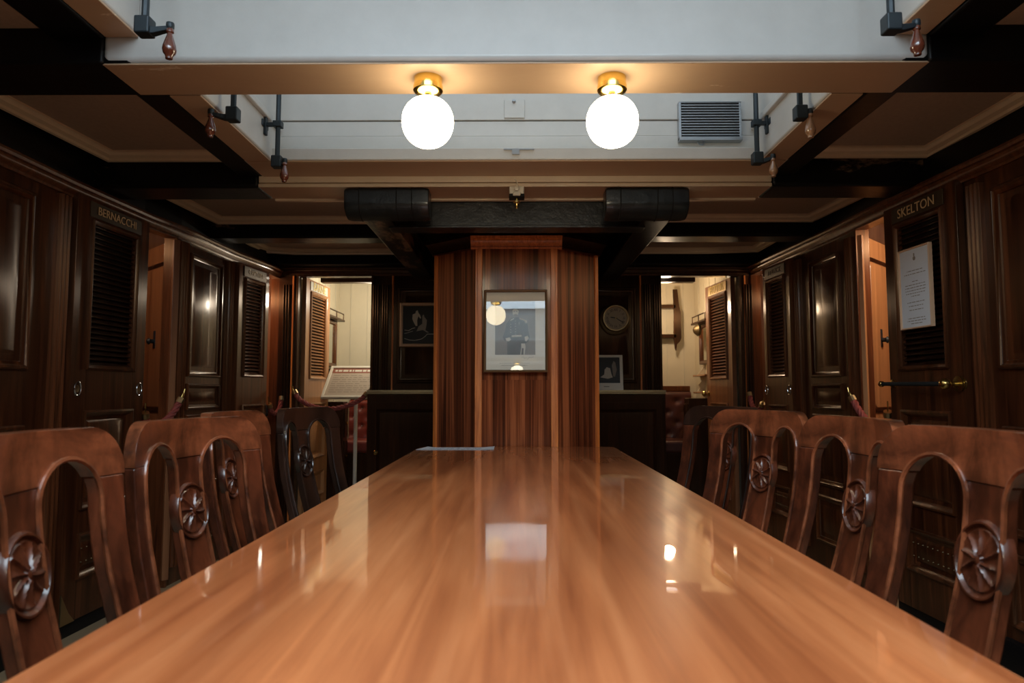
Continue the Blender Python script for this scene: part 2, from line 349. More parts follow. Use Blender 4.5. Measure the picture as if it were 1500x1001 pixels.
# quarter mouldings round each ceiling panel
def cmould(pts, z):
    b = MB()
    pr = [(0, 0), (.058, 0), (.058, -.008), (.046, -.012), (.040, -.020), (.018, -.026), (.014, -.036), (0, -.038)]
    rings = []
    pts = [Vector(p) for p in pts]
    for i, p in enumerate(pts):
        d1 = (p-pts[i-1]).normalized() if i else (pts[1]-p).normalized(); d2 = (pts[i+1]-p).normalized() if i < len(pts)-1 else d1
        n = Vector((-(d1+d2).y, (d1+d2).x)).normalized(); k = 1/max(.5, n.dot(Vector((-d1.y, d1.x))))
        rings.append([(p.x+n.x*a*k, p.y+n.y*a*k, z+h) for a, h in pr])
    b.loft(rings); o = b.build('trim_%d' % tn[0], 'moulding_cream', None); tn[0] += 1; tag(o, kind=ROOM)
cmould([(-1.28, 3.09), (-1.90, 3.09), (-1.97, 2.22)], 2.155)
cmould([(-1.95, 1.99), (-1.97, -1)], 2.155)
cmould([(1.28, 3.06), (1.885, 3.06), (1.90, 2.22)][::-1], 2.155)
cmould([(-.76, 4.13), (-1.845, 4.13), (-1.90, 3.31)], 2.12)
cmould([(.78, 4.10), (1.80, 4.10), (1.87, 3.31)][::-1], 2.12)
cmould([(-.74, 4.98), (-1.60, 4.98), (-1.85, 4.9), (-1.85, 4.30)], 2.10); cmould([(.74, 4.95), (1.40, 4.95), (1.75, 4.9), (1.75, 4.3)][::-1], 2.10)
# beam 1 (white between the carlings) and its dark ends
beam(-1.262, 1.248, 1.995, 2.222, 2.05, 2.30, 'white_gloss', .02)
beam(-1.06, 1.05, -1.0, -.78, 2.05, 2.30, 'white_gloss', .02)  # unseen beam behind the camera, added to carry the rear fill lamps
beam(-2.02, -1.255, 1.990, 2.222, 2.045, 2.2, 'black_paint'); beam(1.24, 1.97, 1.990, 2.222, 2.045, 2.2, 'black_paint')
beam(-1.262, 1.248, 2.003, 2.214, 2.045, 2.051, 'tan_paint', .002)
for x0, x1 in ((-1.17, -1.064), (1.053, 1.16)):
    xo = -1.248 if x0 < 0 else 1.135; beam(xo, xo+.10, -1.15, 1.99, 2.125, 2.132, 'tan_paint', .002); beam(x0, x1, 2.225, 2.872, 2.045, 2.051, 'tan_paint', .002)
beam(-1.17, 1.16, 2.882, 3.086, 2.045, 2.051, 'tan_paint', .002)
# beam 2
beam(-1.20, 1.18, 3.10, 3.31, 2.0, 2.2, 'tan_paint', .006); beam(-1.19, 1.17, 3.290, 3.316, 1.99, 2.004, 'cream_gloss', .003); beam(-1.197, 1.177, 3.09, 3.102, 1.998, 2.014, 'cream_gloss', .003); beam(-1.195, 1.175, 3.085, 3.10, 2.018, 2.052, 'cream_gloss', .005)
beam(-1.99, -1.195, 3.092, 3.31, 1.998, 2.2, 'worn_black_paint', .02); beam(1.175, 1.93, 3.085, 3.305, 1.998, 2.2, 'worn_black_paint', .02)
# beam 3, beam 4
beam(-1.93, -.60, 4.13, 4.30, 1.998, 2.2, 'worn_black_paint', .015); beam(.60, 1.88, 4.10, 4.28, 1.998, 2.2, 'worn_black_paint', .015)
beam(-1.88, 1.80, 4.97, 5.11, 1.99, 2.2, 'black_paint')
# fore and aft carlings beside the skylight and the white coaming inside them
beam(-1.285, -1.175, 2.0, 3.095, 2.047, 2.2, 'black_paint'); beam(1.165, 1.275, 2.0, 3.09, 2.047, 2.2, 'black_paint')
beam(-1.41, -1.25, -1.2, 1.995, 2.118, 2.2, 'black_paint'); beam(1.24, 1.40, -1.2, 1.995, 2.118, 2.2, 'black_paint')
for sx in (-1, 1):
    x0, x1 = (-1.175, -1.058) if sx < 0 else (1.047, 1.165)
    for y0, y1 in ((-1.2, 1.996), (2.22, 3.0)):
        fr = y0 < 0
        if fr: x0f, x1f = (-1.25, -1.146) if sx < 0 else (1.132, 1.24)
        else: x0f, x1f = x0, x1
        beam(x0f, x1f, y0, y1, 2.13 if fr else 2.05, 2.80, 'white_gloss', .012)
        xa = (-1.148 if fr else -1.06) if sx < 0 else (1.114 if fr else 1.03)
        beam(xa, xa+.02, y0, y1-(.06 if y1 > 2.9 else 0), 2.30 if fr else 2.20, 2.33 if fr else 2.23, 'white_gloss', .006)
beam(-1.2, 1.18, 2.875, 3.0, 2.05, 2.105, 'white_gloss', .006); beam(-1.2, 1.18, 2.99, 3.09, 2.05, 2.14, 'cream_gloss', .004)
b = MB()
for z0, z1, yy in ((2.10, 2.182, 2.945), (2.184, 2.252, 2.952), (2.256, 2.45, 2.947), (2.455, 2.80, 2.953)): b.box(-1.06, 1.05, yy, 3.0, z0, z1)
tag(b.build('trim_%d' % tn[0], 'white_gloss', None, bevel=.003), kind=ROOM); tn[0] += 1
b = MB().box(-1.2, 1.18, -1.3, -1.2, 2.05, 2.80); tag(b.build('trim_%d' % tn[0], 'white_gloss'), kind=ROOM); tn[0] += 1
# skylight roof: glazing bars and panes above the opening
b = MB()
for x in (-1.06, -.5, 0, .5, 1.03): b.box(x-.02, x+.02, -1.2, 3.0, 2.80, 2.84)
b.box(-1.1, 1.1, -1.25, -1.2, 2.80, 2.84); b.box(-1.1, 1.1, 2.98, 3.03, 2.80, 2.84); b.box(-1.1, 1.1, 2.05, 2.15, 2.80, 2.84)
wd = tag(b.build('window_1', 'white_gloss', None), kind=ROOM)
MB().box(-1.1, 1.1, -1.2, 3.0, 2.85, 2.855).build('pane', 'sky_pane', wd)
# small fittings on the skylight wall
b = MB(); b.box(-.055, .035, 2.938, 2.947, 2.262, 2.345)
tag(b.build('cover_plate', 'white_gloss', None, bevel=.002), 'small square white painted plate on the skylight back boards', 'cover plate')
MB().lathe((-.012, 2.938, 2.335), (0, -1, 0), [(.008, 0), (.008, .008), (.003, .012)], 12).build('knob', 'steel', bpy.data.objects['cover_plate'])
b = MB(); b.box(-.055, .075, 2.868, 2.876, 2.092, 2.097); b.box(-.02, .012, 2.866, 2.876, 2.072, 2.096)
tag(b.build('catch', 'steel', None), 'small steel catch on the white skylight sill', 'catch')

# ---- black box beam, carlings and leather pads in front of the casing
tag(MB().box(-.62, .62, 3.33, 3.44, 1.872, 2.06).build('trim_%d' % tn[0], 'black_box_paint', None, bevel=.008), kind=ROOM); tn[0] += 1
tag(MB().box(-.635, .635, 3.322, 3.44, 1.862, 1.876).build('trim_%d' % tn[0], 'black_box_paint', None, bevel=.003), kind=ROOM); tn[0] += 1
for sx in (-1, 1):
    beam(*sorted((sx*.60, sx*.735)), 3.17, 4.97, 1.868, 2.1, 'worn_carling_paint' if sx < 0 else 'black_paint', .008)
beam(-.62, .62, 3.44, 4.97, 2.03, 2.12, 'black_box_paint')
def pad(x0, x1, zt, zb, label):
    y0 = 3.10; yb = 3.20; prof = [(yb, zt), (y0+.012, zt)]
    for k in range(13):
        a = k/12*PI/2
        prof.append((y0+(yb-y0)*(1-math.cos(a))*1.0, zb+.07-(.07)*math.sin(a)))
    prof.insert(2, (y0, zt-.01))
    b = MB(); xs = []; n = 14
    for i in range(n+1): xs.append(x0+(x1-x0)*i/n)
    rings = []
    for i, x in enumerate(xs):
        e = .93 if i in (0, n) else 1-.015*(i in (5, 11)); cy = (y0+yb)/2; cz = (zt+zb)/2
        rings.append([(x, cy+(y-cy)*e+(0), cz+(z-cz)*e) for y, z in prof])
    b.loft(rings); o = b.build('beam_pad', 'black_leather_pad', None, bevel=.006, smooth=50)
    tag(o, label, 'pad', 'black leather pads on the deck beam')
    for t in (.18, .62, .8):
        x = x0+(x1-x0)*t; MB().tube([(x, y-.002 if i else y, z) for i, (y, z) in enumerate(prof[1:])], .0022, 5).build('seam', 'dark_gap', o)
    return o
pad(-.803, -.408, 2.000, 1.862, 'black leather head pad under the deck beam, left of the casing')
pr = pad(.412, .800, 2.000, 1.860, 'black leather head pad under the deck beam, right of the casing')
# hook fitting in the middle
t = thing('ceiling_fitting', (.0, 3.12, 2.0), 'small white ceiling fitting with a brass nozzle above the casing', 'fitting')
b = MB(); b.box(-.034, .034, 3.085, 3.145, 1.963, 1.998); b.box(-.018, .018, 3.075, 3.15, 1.952, 1.970); b.build('mount', 'cream_enamel', t, bevel=.004)
b = MB(); b.box(-.036, .036, 3.083, 3.145, 1.948, 1.963); b.build('base', 'dark_gap', t, bevel=.003)
MB().lathe((0, 3.078, 1.985), (0, -1, 0), [(.011, 0), (.011, .006), (.004, .009)], 14).build('screw_cap', 'cream_enamel', t)
MB().lathe((0, 3.11, 1.965), (0, 0, -1), [(.008, 0), (.008, .03), (.015, .031), (.015, .038), (.009, .042), (.008, .06), (.004, .066)], 14).build('nozzle', 'brass', t)
MB().tube([(0, 3.08, 1.992), (.003, 3.078, 2.01), (-.004, 3.082, 2.025), (-.012, 3.085, 2.035)], .0025, 6).build('wire', 'cream_enamel', t)

# ================================================================== ceiling lamps
for x, yl, lab in ((-.281, 2.1, 'left'), (.302, 2.1, 'right'), (-.29, -.9, 'added unseen rear left'), (.29, -.9, 'added unseen rear right')):  # rear pair: unseen lamps added behind the camera to light walls and chairs
    t = thing('ceiling_lamp', (x, yl, 2.05), '%s glowing opal globe lamp with brass base under the white beam' % lab, 'lamp', 'globe lamps on the skylight beam')
    MB().lathe((x, yl, 2.05), (0, 0, -1), [(.044, 0), (.045, .004), (.045, .030), (.047, .032), (.047, .046), (.042, .052), (.030, .056), (.012, .058), (.012, .075)], 32).build('brass_base', 'polished_brass', t)
    pr_ = []
    for k in range(25):
        a = PI*k/24; r = math.sin(a); h = -math.cos(a)
        hh = h*(.078 if h < 0 else .082); 
        pr_.append((.082*(r**.86), 0.146+hh))
    MB().lathe((x, yl, 2.05), (0, 0, -1), pr_, 40).build('globe', 'lamp_opal', t)
# ventilation grille on the skylight wall
A = at(995, 151, 2.92); B = at(1085, 205, 2.92)
t = thing('vent_grille', ((A.x+B.x)/2, 2.945, B.z), 'grey metal slatted vent grille on the white skylight boards', 'vent')
b = MB(); b.box(A.x, B.x, 2.928, 2.945, B.z, A.z); b.build('backing', 'dark_gap', t)
b = MB(); b.box(A.x-.004, A.x+.006, 2.912, 2.946, B.z, A.z+.003); b.box(B.x-.006, B.x+.004, 2.912, 2.946, B.z, A.z+.003); b.box(A.x-.004, B.x+.004, 2.912, 2.946, A.z-.002, A.z+.003); b.box(A.x-.004, B.x+.004, 2.905, 2.946, B.z-.006, B.z+.010); b.build('frame', 'steel', t, bevel=.0015)
b = MB(); n = 13
for k in range(n):
    z = B.z+.016+(A.z-B.z-.022)*k/(n-1); b.add([(A.x+.006, 2.926, z-.001), (B.x-.006, 2.926, z-.001), (B.x-.006, 2.912, z+.004), (A.x+.006, 2.912, z+.004), (A.x+.006, 2.926, z+.0025), (B.x-.006, 2.926, z+.0025), (B.x-.006, 2.912, z+.0075), (A.x+.006, 2.912, z+.0075)], [(0, 1, 2, 3), (4, 5, 6, 7), (0, 1, 5, 4), (1, 2, 6, 5), (2, 3, 7, 6), (3, 0, 4, 7)])
b.build('slats', 'steel', t)
MB().tube([(B.x-.19, 2.925, B.z-.004), (B.x-.18, 2.92, B.z-.02), (B.x-.165, 2.925, B.z-.02), (B.x-.16, 2.93, B.z-.006)], .003, 6).build('clip', 'steel', t)

# ================================================================== skylight cranks
def crank(x, y, zb, ztop, dx, dy, hl, label, hm='crank_handle_wood', br=None):
    t = thing('skylight_crank', (x, y, zb), label, 'crank', 'hand cranks of the skylight')
    MB().tube([(x, y, zb), (x, y, ztop)], .0105, 8).build('rod', 'iron', t)
    MB().box(x-.021, x+.021, y-.021, y+.021, zb-.028, zb+.022).build('socket', 'iron', t, bevel=.005)
    L = math.hypot(dx, dy); M = lin((x, y), (x+dx, y+dy))
    b = MB(); b.loft([[(s, -wd_, zc-h), (s, wd_, zc-h), (s, wd_, zc+h), (s, -wd_, zc+h)] for s, wd_, zc, h in ((0, .015, zb-.014, .013), (L*.4, .011, zb-.016, .009), (L, .008, zb-.008, .006))])
    b.build('crank_arm', 'iron', t, M, bevel=.002)
    hx, hy = x+dx, y+dy; z0 = zb+.004; k = hl/.09
    MB().lathe((hx, hy, z0), (0, 0, -1), [(.010, -.004), (.011, 0), (.011, .010), (.009, .014)], 14).build('pin', 'iron', t)
    MB().lathe((hx, hy, z0-.012), (0, 0, -1), [(r, h*k) for r, h in [(.008, 0), (.0105, .004), (.0105, .011), (.007, .015), (.009, .024), (.013, .036), (.0175, .052), (.0185, .062), (.016, .072), (.010, .080), (.0095, .088), (.004, .090)]], 18).build('handle', hm, t)
    if br:
        z, xe = br; b = MB(); b.box(*sorted((x, xe)), y-.008, y+.008, z-.008, z+.008); b.build('bracket_arm', 'iron', t, bevel=.002)
        b = MB(); b.box(x-.018, x+.018, y-.018, y+.018, z-.013, z+.013); b.build('collar', 'iron', t, bevel=.003)
        b = MB(); b.box(*sorted((xe-math.copysign(.012, xe), xe)), y-.012, y+.012, z-.045, z+.045); b.box(*sorted((xe-math.copysign(.006, xe), xe)), y-.035, y+.035, z-.014, z+.014); b.build('wall_plate', 'iron', t, bevel=.003)
crank(-1.022, 1.80, 2.055, 2.76, .070, 0, .088, 'iron skylight crank with red-brown handle, top left corner nearest the camera')
crank(1.022, 1.80, 2.055, 2.76, .068, 0, .085, 'iron skylight crank with red-brown handle, top right corner nearest the camera')
crank(-1.002, 2.34, 2.032, 2.76, -.07, -.02, .085, 'iron skylight crank pointing left, just behind the white beam at left')
crank(1.005, 2.36, 2.040, 2.76, .03, -.01, .09, 'iron skylight crank with a pale wooden handle, just behind the white beam at right', 'pale_handle_wood')
crank(-1.0, 2.78, 2.012, 2.76, .035, -.01, .085, 'long iron crank rod with wooden handle at the far left skylight corner', br=(2.17, -1.058))
crank(1.0, 2.78, 2.022, 2.76, .058, -.02, .08, 'long iron crank rod with small brown handle at the far right skylight corner', 'pale_handle_wood', br=(2.17, 1.05))

# ================================================================== mast casing
cz = thing('mast_casing', (0, 4.2, 0), 'polished mahogany octagonal casing at the far end of the table', 'casing')
FP = [Vector((-.232, 3.85)), Vector((.228, 3.85))]; SP = [Vector((-.490, 4.07)), Vector((.482, 4.07))]
Mf = lambda s, n, z: (s, 3.85-n, z)
MB().box(-.20, .196, -.03, 0, 0, 1.12).build('lower_front_panel', 'casing_mahogany', cz, Mf)
MB().box(-.20, .196, -.03, .004, 1.12, 1.872).build('upper_front_panel', 'casing_mahogany', cz, Mf)
for s0, s1 in ((-.236, -.196), (.192, .232)):
    b = MB(); b.box(s0, s1, -.03, .012, 0, 1.872); b.box(s0+.012 if s0 < 0 else s0, s1 if s0 < 0 else s1-.012, -.03, .018, 0, 1.872); b.build('corner_post', 'casing_post', cz, Mf, bevel=.003)
for i in (0, 1):
    sg = -1 if i == 0 else 1
    Ms = lin(FP[i], SP[i], 1 if i else -1); L = (SP[i]-FP[i]).length
    MB().box(.008, L-.02, -.03, 0, 0, 1.870).build('side_panel', 'casing_mahogany', cz, Ms)
    MB().box(L-.024, L, -.03, .012, 0, 1.872).build('corner_post', 'casing_post', cz, Ms, bevel=.003)
    MB().box(-.0, L+.02, -.02, .012, 1.868, 1.88).build('bead', 'pilaster_mahogany', cz, Ms, bevel=.003)
    MB().sprof([(-.02, 1.882), (.012, 1.882), (.02, 1.90), (.045, 1.925), (.06, 1.93), (.06, 1.95), (-.02, 1.95)], [-.0, L+.03]).build('crown_moulding', 'dark_mahogany', cz, Ms)
    # rear sides
    Mb = lin(SP[i], SP[i]+Vector((0, .45)), 1 if i else -1); MB().box(-.005, .45, -.03, 0, 0, 1.95).build('rear_side', 'casing_mahogany', cz, Mb)
MB().sprof([(-.02, 1.866), (.018, 1.866), (.020, 1.874), (.012, 1.878), (.014, 1.886), (.028, 1.898), (.034, 1.912), (.034, 1.918), (.044, 1.922), (.046, 1.935), (-.02, 1.935)], [-.262, .258]).build('crown_moulding', 'casing_post', cz, Mf)
MB().box(-.48, .475, 4.50, 4.53, 0, 1.95).build('back_panel', 'casing_mahogany', cz)

# framed portrait on the casing
A = at(709, 425, 3.83); B = at(802, 546, 3.83); zc = (A.z+B.z)/2; xc = (A.x+B.x)/2; W2 = (B.x-A.x)/2; H2 = (A.z-B.z)/2
fr_ = thing('portrait_picture', (xc, 3.83, B.z), 'framed sepia portrait of a standing naval officer hung on the casing', 'picture')
TA = math.radians(1.0); TB = math.radians(.45)
def Mp(s, n, z):   # local picture coordinates, leaning a little forward at the top
    zz = z+H2
    return (xc+s, 3.812-n+zz*.0628-s*.031, zc+z+n*.06)
b = MB(); b.frame(-W2, W2, -H2, H2, [(0, 0), (0, .016), (.004, .020), (.008, .018), (.012, .014), (.014, .008)], fill=False); b.build('frame', 'frame_wood', fr_, Mp)
MB().box(-W2+.01, W2-.01, .004, .006, -H2+.01, H2-.01).build('mount', 'mat_board', fr_, Mp)
px = lambda x, y: ((x-393)/786*.0+((x/7.145+700)-755.5)/93*2*W2, -(((y/7.145+420)-485.5)/121)*2*H2)
def poly(pts, n, mat, name, parent=fr_, M=Mp, t=.0004):
    b = MB(); k = len(pts); b.loft([[(p[0], n, p[1]) for p in pts], [(p[0], n+t, p[1]) for p in pts]]); return b.build(name, mat, parent, M, smooth=0)
q = lambda *a: [px(*p) for p in a]
poly(q((183, 158), (602, 158), (602, 718), (183, 718)), .0062, 'photo_mid', 'photograph')
poly(q((183, 158), (602, 158), (602, 300), (183, 310)), .0067, 'photo_sky', 'background')
poly(q((310, 718), (308, 590), (320, 560), (285, 575), (262, 540), (285, 470), (300, 390), (340, 345), (385, 325), (430, 325), (500, 350), (520, 390), (530, 470), (545, 540), (530, 580), (500, 600), (490, 640), (485, 718)), .0072, 'photo_dark', 'uniform')
poly(q((362, 250), (375, 222), (400, 216), (422, 228), (430, 262), (422, 300), (400, 325), (380, 318), (366, 290)), .0077, 'photo_light', 'face')
poly(q((360, 255), (368, 222), (400, 208), (424, 222), (432, 258), (424, 248), (400, 236), (375, 240)), .0082, 'photo_dark', 'hair')
poly(q((374, 298), (396, 292), (418, 298), (414, 322), (398, 330), (380, 320)), .0082, 'photo_mid', 'beard')
poly(q((376, 262), (388, 260), (388, 266), (376, 267)), .0082, 'photo_dark', 'eye')
poly(q((402, 260), (414, 261), (414, 267), (402, 266)), .0082, 'photo_dark', 'eye')
poly(q((430, 328), (470, 340), (515, 360), (520, 385), (500, 392), (490, 365), (440, 348)), .0077, 'photo_light', 'epaulette')
poly(q((385, 330), (345, 350), (335, 365), (375, 350)), .0077, 'photo_light', 'epaulette')
poly(q((355, 515), (460, 510), (462, 530), (355, 533)), .0077, 'photo_light', 'belt')
poly(q((290, 545), (335, 535), (350, 560), (325, 580), (300, 572)), .0077, 'photo_light', 'cuff')
poly(q((490, 530), (520, 520), (535, 545), (510, 580), (495, 575)), .0077, 'photo_light', 'cuff')
poly(q((455, 600), (495, 600), (500, 640), (490, 718), (478, 718), (480, 650), (462, 650), (455, 718), (445, 718), (455, 640)), .0079, 'photo_light', 'sword')
b = MB()
for (x, y) in [(395, y) for y in range(365, 510, 28)]+[(345, y) for y in range(400, 510, 28)]+[(432, 380), (432, 395)]:
    p = px(x, y); MB().box(p[0]-.0018, p[0]+.0018, .0077, .0084, p[1]-.002, p[1]+.002).build('tunic_button', 'photo_light', fr_, Mp)
b = MB()
for y, x0, x1 in ((805, 230, 540), (828, 250, 520)):
    x = x0
    while x < x1:
        l = random.uniform(12, 34); p = px(x, y); p2 = px(min(x+l, x1), y); b.box(p[0], p2[0], .0062, .0065, p[1]-.0007, p[1]+.0007); x += l+7
b.build('caption_lines', 'photo_mid', fr_, Mp)
MB().tube([Vector((px(x, y)[0], .0064, px(x, y)[1])) for x, y in ((460, 745), (478, 738), (490, 760), (505, 742), (520, 768), (540, 742), (560, 748), (585, 738))], .0006, 5).build('signature', 'photo_dark', fr_, Mp)
MB().box(-W2+.012, W2-.012, .0115, .0122, -H2+.012, H2-.012).build('glass', 'picture_glass', fr_, Mp, smooth=0)
b = MB()
for z in (0, .014): b.lathe((-.004, .005, 1.785+z), (0, 1, 0), [(.0028, 0), (.0028, .0015)], 8)
b.build('screw_holes', 'dark_gap', cz, Mf)

# ================================================================== table
TW = .537; YT = 3.815
t = thing('dining_table', (0, 1.8, 0), 'long lacquered mahogany dining table running away from the camera', 'table')
def round_rect(x0, x1, y0, y1, r, seg=6):
    pts = []
    for cx, cy, a0 in ((x1-r, y1-r, 0), (x0+r, y1-r, PI/2), (x0+r, y0+r, PI), (x1-r, y0+r, 1.5*PI)):
        pts += [(cx+r*math.cos(a0+k/seg*PI/2), cy+r*math.sin(a0+k/seg*PI/2)) for k in range(seg+1)]
    return pts
rr = round_rect(-TW, TW, -.35, YT, .06)
MB().loft([[(x*k, (y-1.73)*k2+1.73, z) for x, y in rr] for z, k, k2 in ((.712, .985, .996), (.72, .998, .9995), (.735, 1, 1), (.744, .998, .9995), (.75, .990, .9975))]).build('tabletop', 'table_lacquer', t, smooth=20)
b = MB(); b.box(-.46, .46, -.25, -.225, .62, .713); b.box(-.46, .46, 3.66, 3.685, .62, .713); b.box(-.46, -.435, -.25, 3.685, .62, .713); b.box(.435, .46, -.25, 3.685, .62, .713)
b.build('apron', 'chair_mahogany', t, bevel=.003)
legp = [(.035, 0), (.03, .02), (.022, .05), (.032, .08), (.045, .2), (.035, .36), (.028, .5), (.044, .53), (.03, .56), (.045, .58), (.045, .63)]
for x in (-.40, .40):
    for y in (-.18, 1.90, 3.60): MB().lathe((x, y, 0), (0, 0, 1), legp, 20).build('leg', 'chair_mahogany', t)
# paper on the table
A = at(616, 663, 3.6)
t = thing('paper_leaflet', (-.32, 3.68, .75), 'white printed paper lying flat on the far end of the table', 'paper')
b = MB(); g = []
for i in range(13):
    u = i/12; lift = .004*max(0, (u-.80)/.2)+.003*max(0, (.1-u)/.1)
    x = -.512+(.392)*u; g.append([(x-(.015 if i == 0 else 0), 3.585, .7512+lift*.3), (x+.03*(1-u), 3.735, .7512+lift*1.6), (x+.03*(1-u), 3.735, .7520+lift*1.6), (x-(.015 if i == 0 else 0), 3.585, .7520+lift*.3)])
b.loft(g); b.build('sheet', 'paper', t)
b = MB()
for i in range(9):
    y = 3.60+i*.014; x = -.47
    while x < -.19: l = random.uniform(.015, .05); b.box(x+.02*(y-3.58)/.15, min(x+l, -.18), y, y+.005, .7521, .7525); x += l+.008
b.build('text_lines', 'paper_print', t)
MB().lathe((-.165, 3.66, .7521), (0, 0, 1), [(.008, 0), (.008, .0008)], 12).build('stamp', 'ink', t)

# ================================================================== chairs
W_ = .24; HC = .99
def o_(z):
    r = .08
    return W_ if z < HC-r else W_-r+math.sqrt(max(0, r*r-(z-(HC-r))**2))
UC, RA, ZC = .116, .072, .868
def g_(z): return RA if z < ZC else math.sqrt(max(0, RA*RA-(z-ZC)**2))
def a_(z): return UC+g_(z)+(.004*max(0, (.8-z)/.3) if z < .8 else 0)
def s_(z): return UC-g_(z)+(.006*min(1, max(0, (ZC-z)/.3)) if z < ZC else 0)
RK = [(0, .0), (.15, -.055), (.3, -.092), (.44, -.098), (.5, -.088), (.58, -.064), (.66, -.040), (.74, -.020), (.82, -.007), (.90, 0), (1.0, .004)]
def rake(z): return interp(RK, z)
def surf(u, z): return rake(z)+.05*(1-(u/W_)**2)
def shell(cells, th, name, mat, root, bevel=.005, extra=None):
    idx = {}; pts = []; 
    def vid(p):
        k = (round(p[0], 5), round(p[1], 5))
        if k not in idx: idx[k] = len(pts); pts.append(p)
        return idx[k]
    qs = []
    for c in cells:
        ids = [vid(p) for p in c]; 
        ids = [i for j, i in enumerate(ids) if i != ids[j-1]]
        if len(ids) > 2: qs.append(ids)
    n = len(pts); vs = []
    for sgn in (-1, 1):
        for u, z in pts: vs.append((surf(u, z)+sgn*(th(u, z) if callable(th) else th)/2, u, z))
    fs = [tuple(q_) for q_ in qs]+[tuple(i+n for i in reversed(q_)) for q_ in qs]
    ec = {}
    for q_ in qs:
        for i in range(len(q_)):
            e = (q_[i-1], q_[i]); k = tuple(sorted(e)); ec.setdefault(k, []).append(e)
    for k, l in ec.items():
        if len(l) == 1: a, c = l[0]; fs.append((c, a, a+n, c+n))
    b = MB(); b.add(vs, fs)
    if extra: extra(b)
    return b.build(name, mat, root, bevel=bevel, smooth=40, local=True)
def strip(zs, f0, f1, nu):
    cells = []
    for za, zb in zip(zs, zs[1:]):
        for k in range(nu):
            U = lambda z, kk: f0(z)+(f1(z)-f0(z))*kk/nu
            cells.append(((U(za, k), za), (U(za, k+1), za), (U(zb, k+1), zb), (U(zb, k), zb)))
    return cells
def make_chair():
    root = thing('dining_chair', (0, 0, 0))
    za = ZC+RA; ZJ = .903
    arch = [ZJ]+[ZC+RA*math.sin(a) for a in [math.asin((ZJ-ZC)/RA)+(PI/2-math.asin((ZJ-ZC)/RA))*k/9 for k in range(1, 10)]]
    arch[-1] = za
    top = [za]+[HC-.08+.08*math.sin(a) for a in [math.asin(.34)+(PI/2-math.asin(.34))*k/10 for k in range(1, 11)] if HC-.08+.08*math.sin(a) > za+.004]
    cells = strip(arch, lambda z: -o_(z), lambda z: -a_(z) if z < za-1e-6 else -UC, 3)+strip(arch, lambda z: -s_(z) if z < za-1e-6 else -UC, lambda z: s_(z) if z < za-1e-6 else UC, 6)+strip(arch, lambda z: a_(z) if z < za-1e-6 else UC, lambda z: o_(z), 3)
    cells += strip(top, lambda z: -o_(z), lambda z: -UC*o_(z)/o_(za), 3)+strip(top, lambda z: -UC*o_(z)/o_(za), lambda z: UC*o_(z)/o_(za), 6)+strip(top, lambda z: UC*o_(z)/o_(za), lambda z: o_(z), 3)
    shell(cells, lambda u, z: .026+.006*max(0, (z-.95)/.04), 'crest_rail', 'chair_crest', root, .011)
    zl = [0, .08, .15, .22, .30, .37, .44]; zu = [.44, .5, .58, .66, .74, .80, .84, .87, .884, ZJ]
    for sg in (-1, 1):
        leg = strip(zl[:-1]+zu, lambda z: min(sg*(a_(z) if z > .5 else a_(.5)+.03), sg*W_), lambda z: max(sg*(a_(z) if z > .5 else a_(.5)+.03), sg*W_), 2)
        shell(leg, .026, 'rear_leg', 'chair_mahogany', root, .005)
    shell(strip(zu, lambda z: -s_(z), lambda z: s_(z), 6), .022, 'splat', 'chair_mahogany', root, .004)
    # beading round each opening
    for sg in (-1, 1):
        pts = []
        for z in (.47, .5, .58, .66, .74, .80, .84, .87, .884): pts.append((a_(z), z))
        pts += [(UC+RA*math.cos(a), ZC+RA*math.sin(a)) for a in [PI*k/14 for k in range(1, 14)]]
        for z in (.884, .87, .84, .80, .74, .66, .58, .5, .47): pts.append((s_(z), z))
        b = MB(); b.tube([(surf(u, z)-.0135, sg*u, z) for u, z in pts], .0048, 6); b.build('beading', 'chair_crest', root, local=True)
    # carved rosette
    R0 = .061; zr = .782; nr, na = 20, 160; vs = []; fs = []
    for i in range(nr+1):
        r = i/nr
        for j in range(na):
            a = 2*PI*j/na+r*.25; pet = abs(math.cos(5*a)); a = 2*PI*j/na
            if r < .14: h = .006+.004*math.sqrt(max(0, 1-(r/.15)**2))
            elif r < .80:
                k = (r-.14)/.66; h = .001+.004*(1-k)**2+.0075*(1-pet)**1.8*(1-.3*k)+.004*max(0, k-.7)/.3*pet
            elif r < .85: h = .0
            else: h = .001+.0065*math.sin(PI*(r-.85)/.15)**.7 if r < 1 else 0
            u = R0*r*math.cos(a); z = zr+R0*1.04*r*math.sin(a)
            vs.append((surf(u, z)-.0115-h, u, z))
    for i in range(nr):
        for j in range(na): k = (j+1) % na; fs.append((i*na+j, i*na+k, (i+1)*na+k, (i+1)*na+j))
    k0 = len(vs)
    for j in range(na): a = 2*PI*j/na; u = R0*math.cos(a); z = zr+R0*1.04*math.sin(a); vs.append((surf(u, z)+.002, u, z))
    for j in range(na): k = (j+1) % na; fs.append((nr*na+j, nr*na+k, k0+k, k0+j))
    fs.append(tuple(range(k0, k0+na)))
    b = MB(); b.add(vs, fs); b.build('rosette', 'chair_mahogany', root, local=True, smooth=30)
    # seat (local -x is towards the table)
    o = [(-.11, -.185), (-.11, .185), (-.48, .20), (-.48, -.20)]
    MB().loft([[(x, y, z) for x, y in o] for z in (.38, .44)]).build('seat_rail', 'chair_mahogany', root, local=True, bevel=.006)
    o2 = [(-.125, -.17), (-.125, .17), (-.472, .19), (-.472, -.19)]; cx = -.31
    MB().loft([[(cx+(x-cx)*k, y*k, z) for x, y in o2] for z, k in ((.438, 1), (.46, 1.0), (.474, .95), (.48, .8))]).build('seat', 'brown_leather', root, local=True, bevel=.01, smooth=70)
